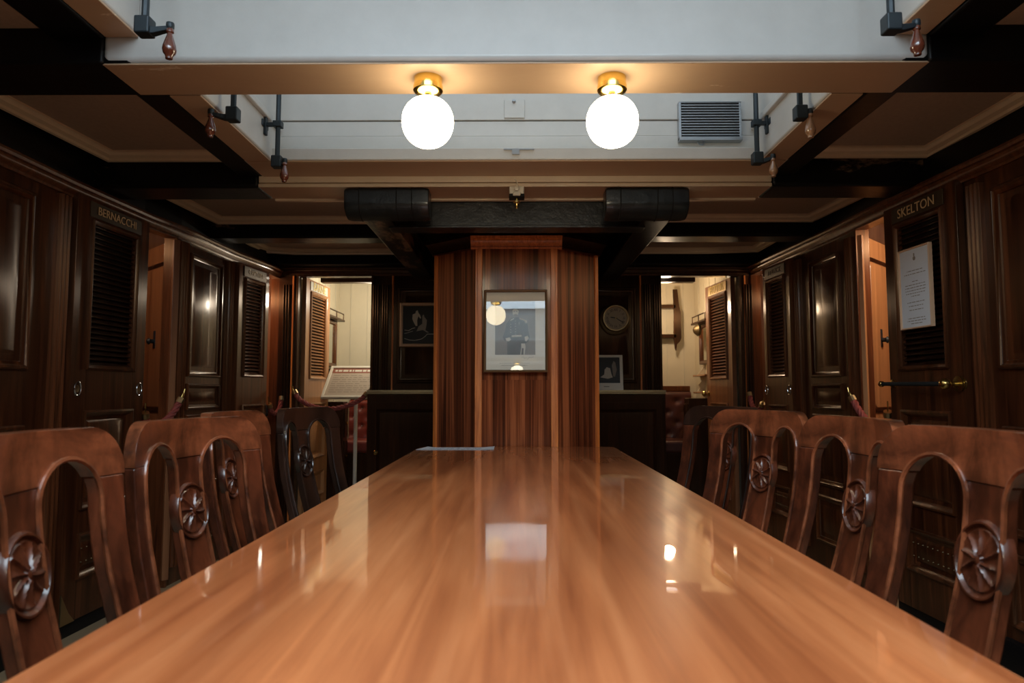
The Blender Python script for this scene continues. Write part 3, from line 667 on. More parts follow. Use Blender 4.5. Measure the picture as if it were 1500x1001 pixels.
    for sg in (-1, 1):
        MB().lathe((-.45, sg*.17, 0), (0, 0, 1), [(.014, 0), (.019, .03), (.015, .06), (.024, .16), (.026, .28), (.018, .31), (.027, .33), (.027, .39)], 14).build('front_leg', 'chair_mahogany', root, local=True)
    return root
proto = make_chair()
def copy_tree(o, parent=None):
    c = o.copy(); COL.objects.link(c); c.parent = parent
    for ch in list(o.children): copy_tree(ch, c)
    return c
CH = [  # side, centre X of the back, Y, turn, label
    (1, .72, 1.12, 0, 'carved dining chair nearest the camera on the right of the table'),
    (1, .783, 1.65, 0, 'second carved dining chair from the camera on the right, beside the brass-barred door'),
    (1, .795, 2.30, 19, 'third carved dining chair from the camera on the right, turned a little outward'),
    (1, .86, 2.92, 22, 'farthest and darkest carved dining chair on the right of the table'),
    (-1, .70, 1.025, -8, 'carved dining chair nearest the camera on the left of the table, cut by the frame'),
    (-1, .718, 1.57, 8, 'second carved dining chair from the camera on the left, rosette fully in view'),
    (-1, .873, 2.16, 0, 'third carved dining chair on the left, mostly hidden behind the second'),
    (-1, .81, 2.70, 10, 'farthest carved dining chair on the left, before the roped doorway')]
for i, (sd, X, Y, th, lab) in enumerate(CH):
    c = proto if i == 0 else copy_tree(proto)
    c.location = (sd*X, Y, 0); c.rotation_euler = (0, 0, math.radians(th) if sd > 0 else PI-math.radians(th))
    tag(c, lab, 'chair', 'carved dining chairs along the table')
    if i in (3, 7):      # the two farthest chairs take a much darker wood colour
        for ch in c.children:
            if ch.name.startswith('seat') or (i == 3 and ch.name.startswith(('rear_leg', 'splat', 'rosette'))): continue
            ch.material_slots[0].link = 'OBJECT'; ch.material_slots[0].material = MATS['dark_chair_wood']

# ================================================================== doors
dn = [1]
def leaf(M, s0, s1, flip, wood_, plate, txt, textmat='gold_text', z0=.06, top=1.93, n0=.0, kd='louvre', rings=False, plmat='plate_bronze', grille=True):
    """a panelled cabin door standing n0 proud of its plane"""
    name = 'door_%d' % dn[0]; dn[0] += 1
    w_ = s1-s0; st = w_*.18
    b = MB(); th = .034
    zl0, zl1 = 1.16, top-.10
    b.box(s0, s0+st, n0-th, n0, z0, top); b.box(s1-st, s1, n0-th, n0, z0, top)
    b.box(s0+st, s1-st, n0-th, n0, zl1, top); b.box(s0+st, s1-st, n0-th, n0, .96, zl0); b.box(s0+st, s1-st, n0-th, n0, .42, .54); b.box(s0+st, s1-st, n0-th, n0, z0, .24)
    d = tag(b.build(name, wood_, None, M, bevel=.002), kind=ROOM)
    e = s0+st; f = s1-st
    LP = [(-.008, n0), (-.008, n0+.010), (.0, n0+.014), (.008, n0+.010), (.014, n0+.002), (.014, n0-.02)]
    MB().frame(e, f, zl0, zl1, LP, fill=False).build('panel_moulding', wood_, d, M)
    if kd == 'louvre':
        b = MB(); n = 27
        for k in range(n):
            z = zl0+.018+(zl1-zl0-.036)*k/(n-1); b.sprof([(n0-.024, z+.008), (n0-.021, z+.012), (n0-.003, z-.002), (n0-.006, z-.006)], [e+.012, f-.012])
        b.build('louvre_slats', 'dark_mahogany' if wood_ == 'side_mahogany' else wood_, d, M, smooth=0)
        MB().box(e, f, n0-th, n0-.026, zl0, zl1).build('backing', 'dark_gap', d, M)
    for a, c in ((.54, .96), (.24, .42)):
        MB().frame(e, f, a, c, [(-.008, n0), (-.008, n0+.010), (0, n0+.013), (.008, n0+.008), (.02, n0-.008), (.035, n0-.012), (.05, n0-.004)]).build('panel', wood_, d, M)
    if grille:
        b = MB()
        for r in range(2):
            for k in range(9): b.lathe((e+.03+(f-e-.06)*k/8, n0-.004, .30+.06*r), (0, 1, 0), [(.004, 0), (.003, .003), (.001, .005)], 8)
        b.build('studs', 'old_brass', d, M)
    MB().box(e-.02, f+.02, n0, n0+.006, top-.085, top-.014).build('name_plate', plmat, d, M, bevel=.002)
    if txt: lettering(txt, (f-e+.0)*plate, (e+f)/2, n0+.0075, top-.05, flip, textmat, d, M)
    if rings:
        for s in (s0+st*.45, s1-st*.45):
            b = MB(); pts = [(s+.021*math.cos(a), n0+.006, 1.066+.03*math.sin(a)) for a in [2*PI*k/24 for k in range(25)]]; b.tube(pts, .0032, 8); b.build('ring', 'chrome', d, M)
            b = MB(); b.lathe((s, n0-.002, 1.066), (0, 1, 0), [(.017, 0), (.017, .003)], 20); b.build('keyhole_cover', 'dull_brass', d, M)
        b = MB(); b.add([(s0+.002, n0+.001, z0+.0), (s0+.09, n0+.001, z0), (s0+.05, n0+.001, z0+.045), (s0+.002, n0+.001, z0+.13), (s0+.002, n0+.006, z0+.0), (s0+.09, n0+.006, z0), (s0+.05, n0+.006, z0+.045), (s0+.002, n0+.006, z0+.13)], [(0, 1, 2, 3), (4, 5, 6, 7), (0, 1, 5, 4), (1, 2, 6, 5), (2, 3, 7, 6), (3, 0, 4, 7)]); b.build('corner_plate', 'dull_brass', d, M)
    return d
d1 = leaf(ML, 2.945, 3.485, False, 'side_mahogany', .155, 'BERNACCHI', rings=True, n0=.036)
d2 = leaf(ML, 4.475, 4.875, False, 'pilaster_mahogany', .18, 'CAPTAIN', top=1.915, n0=.036)
d3 = leaf(MR, 2.835, 3.345, True, 'side_mahogany', .19, 'SKELTON', top=1.945, n0=.036)
d4 = leaf(MR, 4.43, 4.84, True, 'pilaster_mahogany', .18, 'MULOCK', 'plate_bronze', top=1.925, n0=.036, rings=True)
# open leaves of the end doorways
Ma = lin((-1.635, 5.19), (-1.60, 5.73), 1); d5 = leaf(Ma, 0, .54, False, 'honey_wood', .26, 'BARNE', 'bright_gold_text', n0=.02, plmat='cream_enamel', grille=False)
Mc = lin((1.655, 5.19), (1.61, 5.73), -1); d6 = leaf(Mc, 0, .54, True, 'cabin_door_wood', .26, 'ROYDS', 'bright_gold_text', n0=.02, plmat='dull_brass', grille=False)
for d, M in ((d5, Ma), (d6, Mc)):
    MB().lathe((.50, .02, 1.04), (0, 1, 0), [(.024, 0), (.024, .004), (.010, .008), (.009, .025), (.020, .032), (.024, .042), (.018, .054), (.004, .058)], 18).build('knob', 'brass', d, M)
# open leaves in the side doorways: plain panelled doors with lock plates
def plain_leaf(A, B, side, wood_, label_side):
    M = lin(A, B, side); L = (Vector(B)-Vector(A)).length; name = 'door_%d' % dn[0]; dn[0] += 1
    b = MB(); b.box(0, L, -.035, 0, .04, 1.90); d = tag(b.build(name, wood_, None, M, bevel=.003), kind=ROOM)
    b = MB(); n = 8; a0, a1, z0, z1 = .07, L-.17, .95, 1.78; r = .05
    def rp(i, nn): 
        pts = []
        for cx, cz, q0 in ((a1-r, z1-r, 0), (a0+r, z1-r, PI/2), (a0+r, z0+r, PI), (a1-r, z0+r, 1.5*PI)):
            pts += [(cx+(r-i)*math.cos(q0+k/n*PI/2), nn, cz+(r-i)*math.sin(q0+k/n*PI/2)) for k in range(n+1)]
        return pts
    b.loft([rp(-.014, 0), rp(-.010, .007), rp(0, .009), rp(.010, .003)], caps=True); b.build('panel_moulding', 'dark_mahogany', d, M)
    MB().loft([rp(.012, .003), rp(.02, .010)], caps=True).build('raised_panel', wood_, d, M)
    b = MB(); b.frame(a0, a1, .2, .85, [(0, 0), (0, .01), (.01, .01), (.02, .002), (.03, .002)]); b.build('panel', wood_, d, M)
    MB().box(L-.07, L-.03, 0, .006, 1.10, 1.20).build('lock_plate', 'brass', d, M, bevel=.002)
    MB().lathe((L-.05, 0, 1.27), (0, 1, 0), [(.008, 0), (.008, .004)], 10).build('keyhole_cover', 'dark_gap', d, M)
    b = MB(); b.box(L*.30, L*.30+.03, 0, .012, 1.30, 1.40); b.lathe((L*.30+.015, .01, 1.34), (0, 1, 0), [(.012, 0), (.012, .02), (.02, .03), (.01, .04)], 12); b.build('door_hook', 'iron', d, M)
    return d, M
plain_leaf((-1.905, 3.732), (-2.40, 4.20), -1, 'cabin_door_wood', 'left')
plain_leaf((1.862, 3.645), (2.35, 4.13), 1, 'honey_wood', 'right')

# brass bar across the right-hand door
t = d3
b = MB()
P0 = MR(3.31, .10, 1.09); P1 = MR(2.86, .10, 1.085)
b.tube([P0, P1], .0095, 12); b.build('pull_bar', 'dark_gap', d3)
for P, k in ((P0, .8), (P1, 1.25)):
    b = MB(); pr2 = [(.019*k*math.sin(PI*i/14), -.019*k*math.cos(PI*i/14)) for i in range(15)]; b.lathe(P, (0, 1, 0), pr2, 20); b.build('bar_knob', 'brass', d3)
    b = MB(); b.lathe((P[0]-.0, P[1], P[2]), (1, 0, 0), [(.009, 0), (.009, .05), (.026*k, .052), (.026*k, .057), (.020*k, .060), (.020*k, .0635), (.026*k, .0645), (.027*k, .070)], 22); b.build('bar_mount', 'brass', d3)
# certificate hung on that door
t = thing('framed_certificate', MR(3.06, .05, 1.38), 'tall white printed certificate in a thin gilt frame on the louvred right-hand door', 'certificate')
e0, e1, f0, f1 = 2.985, 3.19, 1.345, 1.705
b = MB(); b.frame(e0-.008, e1+.008, f0-.006, f1+.006, [(0, .05), (0, .066), (.003, .068), (.007, .066), (.008, .058)], fill=False); b.build('frame', 'gilt_frame', t, MR)
MB().box(e0, e1, .05, .06, f0, f1).build('paper', 'paper', t, MR)
b = MB(); W = e1-e0; mid = (e0+e1)/2
b.lathe((mid, .0602, f1-.045), (0, 1, 0), [(.010, 0), (.006, .0006)], 10); b.box(mid-.004, mid+.004, .0602, .0608, f1-.035, f1-.022)
for z, w2 in [(.10, .055), (.115, .075), (.150, .02), (.165, .07), (.178, .072), (.191, .07), (.204, .066), (.217, .03), (.245, .06), (.262, .05), (.28, .05), (.318, .06), (.33, .065), (.342, .04)]:
    x = mid-w2
    while x < mid+w2:
        l = random.uniform(.008, .025); b.box(x, min(mid+w2, x+l), .0602, .0607, f1-z-.0016, f1-z+.0016); x += l+.005
b.build('printed_lines', 'photo_mid', t, MR)

# ================================================================== end wall furniture
def sideboard(x0, x1, kx, lab):
    t = thing('sideboard', ((x0+x1)/2, YE-.09, 0), lab, 'cabinet', 'dark sideboards on the far wall')
    M = ME
    MB().box(x0, x1, .036, .16, 0, 1.035).build('body', 'dark_mahogany', t, M, bevel=.003)
    b = MB().sprof([(.036, 1.035), (.165, 1.035), (.172, 1.040), (.172, 1.048), (.18, 1.052), (.18, 1.066), (.036, 1.066)], [x0, x1]); b.build('worktop', 'dull_brass', t, M)
    xm = (x0+x1)/2
    d = MB().frame(x0+.02, x1-.02, .10, .98, [(0, .16), (0, .172), (.05, .172), (.058, .180), (.066, .172), (.075, .164), (.10, .166)]).build('door', 'dark_mahogany', t, M)
    MB().lathe((kx, .172, .62), (0, 1, 0), [(.010, 0), (.008, .012), (.016, .018), (.018, .026), (.010, .034)], 16).build('knob', 'brass', d, M)
    return t
sideboard(-1.085, -.50, -1.01, 'dark sideboard with a brass knob, left of the casing below the small picture')
sideboard(.50, 1.075, .60, 'dark sideboard right of the casing below the clock')
# small framed picture, left
A = at(585, 443, 5.06); B = at(640, 508, 5.06)
t = thing('small_picture', ((A.x+B.x)/2, 5.09, B.z), 'small dark picture of two figures in a pale frame, left of the casing', 'picture')
Mq = lambda s, n, z: (s, 5.106-n, z)
Wp = B.x-A.x; Hp = A.z-B.z
MB().frame(A.x, B.x, B.z, A.z, [(0, 0), (0, .022), (.006, .028), (.018, .026), (.024, .018)], fill=False).build('frame', 'gilt_frame', t, Mq)
MB().box(A.x+.02, B.x-.02, .004, .016, B.z+.02, A.z-.02).build('print', 'photo_black', t, Mq)
P = lambda x, y: (A.x+(x-215)/530*Wp, A.z-(y-160)/710*Hp)
def poly2(name, pts, mat='photo_light'): poly([P(*p) for p in pts], .0165, mat, name, t, Mq)
poly2('standing_figure', [(395, 350), (435, 330), (440, 295), (465, 280), (475, 320), (500, 360), (515, 410), (500, 415), (475, 375), (460, 440), (462, 530), (440, 535), (412, 480), (390, 420)])
poly2('seated_figure', [(530, 370), (550, 350), (560, 390), (595, 440), (590, 520), (575, 600), (625, 640), (600, 640), (540, 600), (450, 620), (480, 540), (530, 500)], 'faded_print')
b = MB(); b.tube([(P(x, y)[0], .017, P(x, y)[1]) for x, y in ((282, 735), (350, 760), (430, 765), (520, 745), (575, 700), (600, 665), (690, 665))], .0022, 6); b.tube([(P(x, y)[0], .017, P(x, y)[1]) for x, y in ((282, 600), (340, 610), (390, 575), (430, 565))], .0025, 6); b.tube([(P(x, y)[0], .017, P(x, y)[1]) for x, y in ((282, 655), (340, 640), (400, 615))], .0018, 6); b.build('light_strokes', 'photo_light', t, Mq)
# clock
C_ = at(902, 467, 5.05)
t = thing('wall_clock', (C_.x, 5.09, C_.z-.11), 'round brass ship clock reading twenty past nine', 'clock')
rc = .103
MB().lathe((C_.x, 5.11, C_.z-.004), (0, -1, 0), [(rc+.012, 0), (rc+.014, .010), (rc+.006, .016), (rc-.01, .018)], 40).build('back_plate', 'old_brass', t)
MB().lathe((C_.x, 5.10, C_.z+.004), (0, -1, 0), [(rc-.004, 0), (rc-.004, .05), (rc-.008, .058), (rc-.016, .058), (rc-.02, .046)], 40).build('bezel', 'dull_brass', t)
MB().lathe((C_.x, 5.054, C_.z+.004), (0, -1, 0), [(rc-.017, 0), (rc-.018, .001)], 40).build('dial', 'clock_face', t)
b = MB()
for k, s in enumerate(['XII', 'I', 'II', 'III', 'IIII', 'V', 'VI', 'VII', 'VIII', 'IX', 'X', 'XI']):
    a = -2*PI*k/12; vs, fs = text_mb(s, .026)
    b.add([(C_.x+(x*math.cos(a)-(y+.062)*math.sin(a)), 5.0525-zz, C_.z+.004+(x*math.sin(a)+(y+.062)*math.cos(a))) for x, y, zz in vs], fs)
b.build('numerals', 'ink', t, smooth=0)
def hand(deg, L, w2, name):
    a = math.radians(deg); dx, dz = math.sin(a), math.cos(a); b = MB(); cx, cz_ = C_.x, C_.z+.004
    b.loft([[(cx-dz*w2*k+dx*l, y, cz_+dx*w2*k+dz*l), (cx+dz*w2*k+dx*l, y, cz_-dx*w2*k+dz*l)] for l, k, y in ((-.012, .6, 5.048), (L*.7, 1, 5.048), (L, .15, 5.048))], close=False, caps=False); o = b.build(name, 'ink', t, smooth=0)
    m_ = o.modifiers.new('s', 'SOLIDIFY'); m_.thickness = .0015
hand(120, .066, .0035, 'minute_hand'); hand(280, .044, .0045, 'hour_hand')
MB().lathe((C_.x, 5.052, C_.z+.004), (0, -1, 0), [(.006, 0), (.005, .006), (.001, .007)], 12).build('hand_boss', 'brass', t)
# photo card standing on the sideboard
A = at(868, 520, 5.02); B = at(913, 573, 5.02)
t = thing('photo_card', ((A.x+B.x)/2, 5.02, 1.066), 'white bordered photograph card leaning on the sideboard below the clock', 'photograph')
Hh = A.z-1.0665
Mk = lambda s, n, z: (s, 5.015+(z-1.066)*.12-n, z)
MB().box(A.x, B.x, 0, .003, 1.0665, A.z).build('card', 'mat_board', t, Mk)
Wp = B.x-A.x; P = lambda x, y: (A.x+(x+0)/1*Wp, A.z-y*Hh)
def poly3(name, pts, mat, n=.0032): poly([P(*p) for p in pts], n, mat, name, t, Mk)
poly3('print', [(.06, .07), (.90, .07), (.90, .80), (.06, .80)], 'photo_black')
poly3('pale_shape', [(.25, .64), (.38, .56), (.40, .42), (.47, .35), (.58, .38), (.62, .55), (.66, .64), (.5, .68)], 'photo_light', .0038)
poly3('figure', [(.64, .30), (.70, .17), (.76, .22), (.80, .42), (.74, .62), (.68, .62)], 'photo_mid', .0038)
b = MB(); p = P(.45, .90); b.box(p[0]-.02, p[0]+.02, .003, .0036, p[1]-.003, p[1]+.002); b.build('caption', 'photo_mid', t, Mk)

# ================================================================== rope barriers
def rope(pts, r, label, hooks=(1, 1), endsleeve=.06):
    pts = [Vector(p) for p in pts]
    t = thing('rope_barrier', pts[0].lerp(pts[-1], .5), label, 'rope')
    # resample
    seg = []; n = 90; L = [0]
    for a, c in zip(pts, pts[1:]): L.append(L[-1]+(c-a).length)
    def P(d):
        for i in range(len(pts)-1):
            if d <= L[i+1] or i == len(pts)-2:
                u = (d-L[i])/(L[i+1]-L[i]); p0 = pts[max(i-1, 0)]; p1 = pts[i]; p2 = pts[i+1]; p3 = pts[min(i+2, len(pts)-1)]
                return .5*((2*p1)+(p2-p0)*u+(2*p0-5*p1+4*p2-p3)*u*u+(3*p1-p0-3*p2+p3)*u**3)
    tot = L[-1]; n = int(tot/.004)+8; b = MB(); c_ = [P(tot*i/n) for i in range(n+1)]
    tw = 2*PI/(r*5.2)
    for k in range(3):
        path = []
        for i, p in enumerate(c_):
            tg = (c_[min(i+1, n)]-c_[max(i-1, 0)]).normalized(); u = tg.cross(Vector((.3, .9, .1))).normalized(); v = tg.cross(u); a = tw*tot*i/n+2*PI*k/3
            path.append(p+(u*math.cos(a)+v*math.sin(a))*r*.48)
        b.tube(path, r*.62, 6)
    b.build('cord', 'red_rope', t)
    for e, (p, q_) in enumerate(((c_[0], c_[4]), (c_[-1], c_[-5]))):
        if not hooks[e]: continue
        d = (p-q_).normalized(); b = MB(); b.tube([q_, p+d*.02], r*1.15, 10); b.build('end_cap', 'dull_brass', t)
        pts2 = [p+d*.02+d*.014*(1-math.cos(a))+Vector((0, 0, 1)).cross(d)*0+Vector((0, 0, .010*math.sin(a))) for a in [2*PI*k/12 for k in range(13)]]
        b = MB(); b.tube(pts2, .0028, 6); b.tube([p+d*.048, p+d*.06+Vector((0, 0, .016))], .003, 6); b.build('hook', 'brass', t)
    return t
rope([(-1.64, 5.06, 1.045), (-1.60, 5.05, .995), (-1.50, 5.05, .945), (-1.37, 5.05, .928), (-1.24, 5.05, .955), (-1.15, 5.05, 1.0), (-1.115, 5.05, 1.035)], .017, 'red twisted rope across the far left doorway before the sign')
def lr(T, M, a, c, lab): pass
rope([ML(3.76, .05, 1.00), ML(3.73, .04, .945), ML(3.68, .03, .90), ML(3.6, .03, .87), ML(3.53, .03, .90), ML(3.505, .04, .93)], .017, 'red twisted rope across the left side doorway beside the ring-handled door')
rope([ML(5.10, .05, 1.00), ML(5.07, .05, .93), ML(5.0, .05, .895), ML(4.93, .05, .91), ML(4.90, .05, .95)], .017, 'red twisted rope across the far left side doorway in the corner')
rope([MR(3.68, .05, 1.01), MR(3.64, .04, .955), MR(3.57, .03, .90), MR(3.48, .03, .875), MR(3.40, .03, .90), MR(3.37, .04, .94)], .017, 'red twisted rope across the right side doorway beside the brass-barred door')
rope([MR(5.09, .05, 1.03), MR(5.06, .05, .97), MR(5.0, .05, .925), MR(4.93, .05, .925), MR(4.88, .05, .96)], .017, 'red twisted rope across the far right side doorway in the corner')

# ================================================================== cabins beyond
def cabin(x0, x1, y0, y1, zt, mat, name, open_side):
    b = MB()
    if open_side != 'y0': b.box(x0, x1, y0-.03, y0, 0, zt)
    b.box(x0, x1, y1, y1+.03, 0, zt)
    if open_side != 'x0': b.box(x0-.03, x0, y0, y1, 0, zt)
    if open_side != 'x1': b.box(x1, x1+.03, y0, y1, 0, zt)
    b.box(x0-.03, x1+.03, y0-.03, y1+.03, zt, zt+.03)
    return tag(b.build(name, mat), kind=ROOM)
cabin(-1.70, -.85, 5.185, 6.5, 2.12, 'cabin_cream', 'wall_cabin_back_left', 'y0')
cabin(.85, 1.70, 5.185, 6.5, 2.12, 'cabin_cream', 'wall_cabin_back_right', 'y0')
cabin(-2.75, -2.03, 3.0, 4.6, 2.2, 'cabin_door_wood', 'wall_cabin_left', 'x1')
cabin(-2.45, -1.87, 4.64, 5.7, 2.2, 'cabin_door_wood', 'wall_cabin_far_left', 'x1')
cabin(1.95, 2.75, 2.9, 4.6, 2.2, 'cabin_door_wood', 'wall_cabin_right', 'x0')
cabin(1.84, 2.45, 4.64, 5.7, 2.2, 'cabin_door_wood', 'wall_cabin_far_right', 'x0')
# plank seams on the cream walls
for sx in (-1, 1):
    b = MB()
    for k in range(5): b.box(*sorted((sx*(.95+k*.16), sx*(.953+k*.16))), 6.494, 6.5, .9, 2.12)
    for k in range(4): b.box(*sorted((sx*1.696, sx*1.70)), 5.8+k*.18, 5.803+k*.18, .9, 2.12)
    tag(b.build('trim_%d' % tn[0], 'cream_enamel'), kind=ROOM); tn[0] += 1
    beam(*sorted((sx*.85, sx*(1.60 if sx < 0 else 1.45))), 5.5, 5.58, 1.945, 2.12, 'dark_mahogany', .004)
# buttoned benches
def bench(x0, x1, mat, lab, zt):
    t = thing('buttoned_bench', ((x0+x1)/2, 6.3, 0), lab, 'bench', 'buttoned benches in the far cabins')
    n1, n2 = 36, 28; vs = []; fs = []; bt = []
    for i in range(4):
        for j in range(5): bt.append((x0+(x1-x0)*(j+.5*(i % 2)+.25)/4.6, .62+(zt-.66)*(i+.5)/4))
    for i in range(n2+1):
        for j in range(n1+1):
            x = x0+(x1-x0)*j/n1; z = .6+(zt-.6)*i/n2; h = .05
            for bx, bz in bt: h -= .03*math.exp(-((x-bx)**2+(z-bz)**2)/.0006)
            h -= .04*math.exp(-((zt-z)/.012)**2)
            vs.append((x, 6.42-h, z))
    for i in range(n2):
        for j in range(n1): a = i*(n1+1)+j; fs.append((a, a+1, a+n1+2, a+n1+1))
    b = MB(); b.add(vs, fs); b.box(x0, x1, 6.42, 6.46, .6, zt); b.build('backrest', mat, t, smooth=60)
    for bx, bz in bt:
        if x0+.01 < bx < x1-.01: MB().lathe((bx, 6.402, bz), (0, -1, 0), [(.010, 0), (.009, .004), (.003, .007)], 10).build('button', 'white_button', t)
    MB().box(x0, x1, 5.98, 6.40, .52, .63).build('seat', mat, t, bevel=.03, segs=4)
    MB().box(x0, x1, 6.0, 6.42, 0, .52).build('base', 'dark_mahogany', t, bevel=.004)
    MB().box(x0, x1, 6.40, 6.47, zt, zt+.05).build('top_rail', 'pilaster_mahogany', t, bevel=.006)
bench(-1.56, -.87, 'red_leather', 'red leather buttoned bench behind the sign in the far left cabin', .98)
bench(.87, 1.62, 'brown_leather', 'dark brown leather buttoned bench in the far right cabin', 1.06)
# mirrors with a galleried shelf on the cabin side walls
def mirror(sx, y0, y1, z0, z1, lab):
    x = sx*1.695
    M = lambda s, n, z: (x-sx*n, s, z)
    t = thing('wall_mirror', (x, (y0+y1)/2, z0), lab, 'mirror', 'framed mirrors in the far cabins')
    MB().frame(y0, y1, z0, z1, [(0, 0), (0, .03), (.006, .036), (.03, .036), (.036, .02)], fill=False).build('frame', 'pilaster_mahogany', t, M)
    MB().box(y0+.03, y1-.03, .004, .018, z0+.03, z1-.03).build('glass', 'mirror', t, M)
    b = MB(); b.box(y0-.02, y1+.02, 0, .10, z1, z1+.018); b.build('shelf', 'dark_mahogany', t, M, bevel=.003)
    b = MB(); b.tube([(y0, .09, z1+.07), (y1, .09, z1+.07)], .006, 8)
    for s in (y0, (y0+y1)/2, y1): b.tube([(s, .09, z1+.018), (s, .09, z1+.075)], .005, 8)
    b.build('gallery_rail', 'dark_mahogany', t, M)
    return t, M
mirror(-1, 5.80, 6.28, 1.28, 1.70, 'tall framed mirror with a rail shelf in the far left cabin')
t, M = mirror(1, 5.80, 6.22, 1.30, 1.66, 'framed mirror with a rail shelf behind the open right door')
MB().lathe((1.62, 6.03, 1.60), (-1, 0, 0), [(.05, 0), (.055, .02), (.03, .05), (.01, .06)], 16).build('hanging_dish', 'old_brass', t)
t = thing('wall_bracket_shelf', (1.66, 6.0, 1.05), 'small two-tier scrolled shelf under the mirror in the far right cabin', 'shelf')
b = MB(); M = lambda s, n, z: (1.695-n, s, z)
for z in (1.04, 1.19): b.box(5.82, 6.2, 0, .10, z, z+.015)
b.build('boards', 'honey_wood', t, M, bevel=.003)
b = MB()
for s in (5.84, 6.17):
    pr3 = [(0, 1.05), (.07, 1.055), (.045, 1.09), (.06, 1.12), (.03, 1.15), (.045, 1.19), (.07, 1.205), (.03, 1.25), (0, 1.29)]
    b.loft([[(s, n, z) for n, z in pr3], [(s+.012, n, z) for n, z in pr3]])
b.build('scroll_side', 'cabin_cream', t, M)
def dresser(sx, y0, y1, dpt, zt, lab):
    t = thing('dresser', (sx*1.6, (y0+y1)/2, 0), lab, 'cabinet'); M = lambda s, n, z: (sx*1.695-sx*n, s, z)
    MB().box(y0, y1, 0, dpt, 0, zt).build('body', 'dark_mahogany', t, M, bevel=.004)
    for k in range(3):
        z = .1+k*(zt-.12)/3; d = MB().frame(y0+.02, y1-.02, z, z+(zt-.2)/3, [(0, dpt), (0, dpt+.01), (.01, dpt+.014), (.02, dpt+.01)]).build('drawer', 'dark_mahogany', t, M)
        MB().lathe(((y0+y1)/2, dpt+.01, z+.12), (0, 1, 0), [(.012, 0), (.016, .01), (.004, .016)], 10).build('knob', 'brass', d, M)
dresser(-1, 5.82, 5.96, .22, .97, 'dark dresser beside the red bench in the far left cabin')
dresser(1, 5.80, 5.96, .24, 1.0, 'dark dresser beside the brown bench in the far right cabin')
MB().box(-1.66, -1.58, 5.84, 6.2, 1.17, 1.25).build('wall_box', 'dark_gap', None, bevel=.004); tag(bpy.data.objects['wall_box'], 'small black box under the mirror in the far left cabin', 'box')
# wall rack in right cabin
A = at(967, 425, 6.45)
t = thing('wall_rack', (1.45, 6.46, 1.45), 'dark wooden wall rack with two short shelves in the far right cabin', 'rack')
pr4 = [(1.475, 2.02), (1.515, 2.02), (1.53, 1.86), (1.545, 1.80), (1.545, 1.56), (1.535, 1.53), (1.505, 1.50), (1.495, 1.44), (1.485, 1.46), (1.475, 1.56), (1.48, 1.80)]
MB().loft([[(x, 6.40, z) for x, z in pr4], [(x, 6.42, z) for x, z in pr4]]).build('side', 'dark_mahogany', t)
for z in (1.56, 1.84): MB().box(1.05, 1.50, 6.40, 6.5, z, z+.035).build('shelf', 'dark_mahogany', t, bevel=.003)
t = thing('cabin_lamp', (1.20, 5.45, 1.98), 'small white oblong ceiling light just inside the far right doorway', 'lamp')
b = MB(); b.box(1.08, 1.235, 5.36, 5.44, 1.965, 2.0); b.build('diffuser', 'lamp_soft', t, bevel=.015, segs=4)
MB().box(1.08, 1.22, 5.37, 5.43, 2.0, 2.12).build('mount', 'cabin_cream', t)
# information sign
t = thing('information_sign', (-1.36, 5.62, 0), 'cream framed visitor information board on a thin pole inside the far left doorway', 'sign')
def Ms(s, n, z):  # tilted board; z is distance up the board
    return (-1.60+s+z*.10*(1-s/.72), 5.56+z*.62-n*.78, 1.00+z*.78+n*.62)
MB().frame(0, .70, 0, .34, [(0, -.01), (0, .012), (.004, .016), (.022, .016), (.026, .008)], fill=True).build('frame', 'sign_frame', t, Ms)
MB().box(.026, .674, .006, .009, .026, .314).build('panel', 'sign_paper', t, Ms)
MB().box(.026, .674, .0092, .0098, .262, .314).build('heading_band', 'sign_red', t, Ms)
b = MB(); x = .05
for l in (.02, .03, .045, .02, .012, .06, .03, .04): b.box(x, x+l, .0099, .0103, .278, .298); x += l+.009
b.build('heading', 'sign_frame', t, Ms)
b = MB()
for k in range(9):
    z = .235-k*.022; x = .05
    while x < (.62 if k % 4 else .3): l = random.uniform(.02, .07); b.box(x, x+l, .0092, .0096, z, z+.004); x += l+.012
b.build('text_lines', 'photo_mid', t, Ms)
MB().tube([(-1.34, 5.70, .02), (-1.34, 5.70, 1.08)], .016, 12).build('pole', 'sign_frame', t)
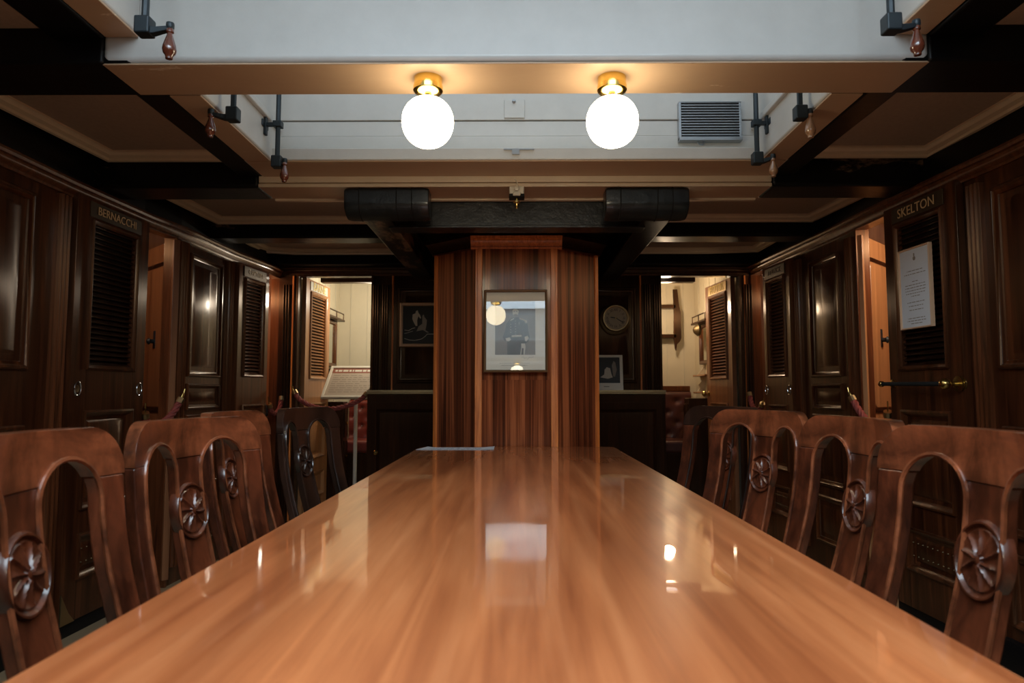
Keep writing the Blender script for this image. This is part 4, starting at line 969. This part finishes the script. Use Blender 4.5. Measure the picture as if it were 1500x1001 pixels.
MB().lathe((-1.34, 5.70, 0), (0, 0, 1), [(.16, 0), (.16, .01), (.03, .022), (.018, .03)], 28).build('base', 'sign_frame', t)
# things seen through the far side doorways
t = thing('book_shelf', (-2.40, 5.35, 1.1), 'wooden shelf of pale books glimpsed through the far left side doorway', 'shelf')
for z in (1.02, 1.42): MB().box(-2.45, -2.30, 4.70, 5.66, z, z+.02).build('shelf_board', 'pilaster_mahogany', t)
x = 5.25; k = 0
while x < 5.62:
    wd_ = random.uniform(.02, .04); h = random.uniform(.14, .2)
    o = MB().box(-2.44, -2.33, x, x+wd_-.003, 1.441, 1.441+h).build('book', random.choice(['cabin_cream', 'sign_paper', 'honey_wood']), None, bevel=.002)
    tag(o, 'pale upright book on the shelf through the far left side doorway', 'book', 'books on the far left cabin shelf'); x += wd_; k += 1
t = thing('bunk', (-2.2, 5.2, 0), 'low bunk under a dark blue cover seen through the far left side doorway', 'bunk')
MB().box(-2.44, -2.0, 4.75, 5.66, 0, .86).build('base', 'cabin_door_wood', t, bevel=.004); MB().box(-2.44, -2.0, 4.75, 5.66, .86, .95).build('cover', 'blue_cloth', t, bevel=.03, segs=4)
t = thing('wall_cupboard', (2.35, 5.35, 1.1), 'wooden wall cupboard with a cream label seen through the far right side doorway', 'cupboard')
MB().box(2.30, 2.44, 4.75, 5.66, 1.0, 1.42).build('body', 'cabin_door_wood', t, bevel=.004); MB().box(2.28, 2.44, 4.75, 5.66, 1.44, 1.50).build('label_strip', 'cabin_cream', t); MB().box(2.28, 2.44, 4.75, 5.66, 1.66, 1.675).build('shelf', 'cabin_cream', t)
t = thing('hanging_bell_cloth', (-2.0, 3.9, 1.2), None)
bpy.data.objects.remove(t)
b = MB(); P_ = Vector((-1.985, 3.80)); 
b.loft([[(-1.955+dx*k, 3.80+dy*k, z) for dx, dy in ((-.03, -.012), (.03, -.012), (.03, .012), (-.03, .012))] for z, k in ((1.24, .4), (1.22, .8), (1.12, 1.2), (1.10, 1.15))])
o = b.build('hanging_bag', 'dark_gap', None, bevel=.006); tag(o, 'small dark bag hanging inside the left side doorway', 'bag')
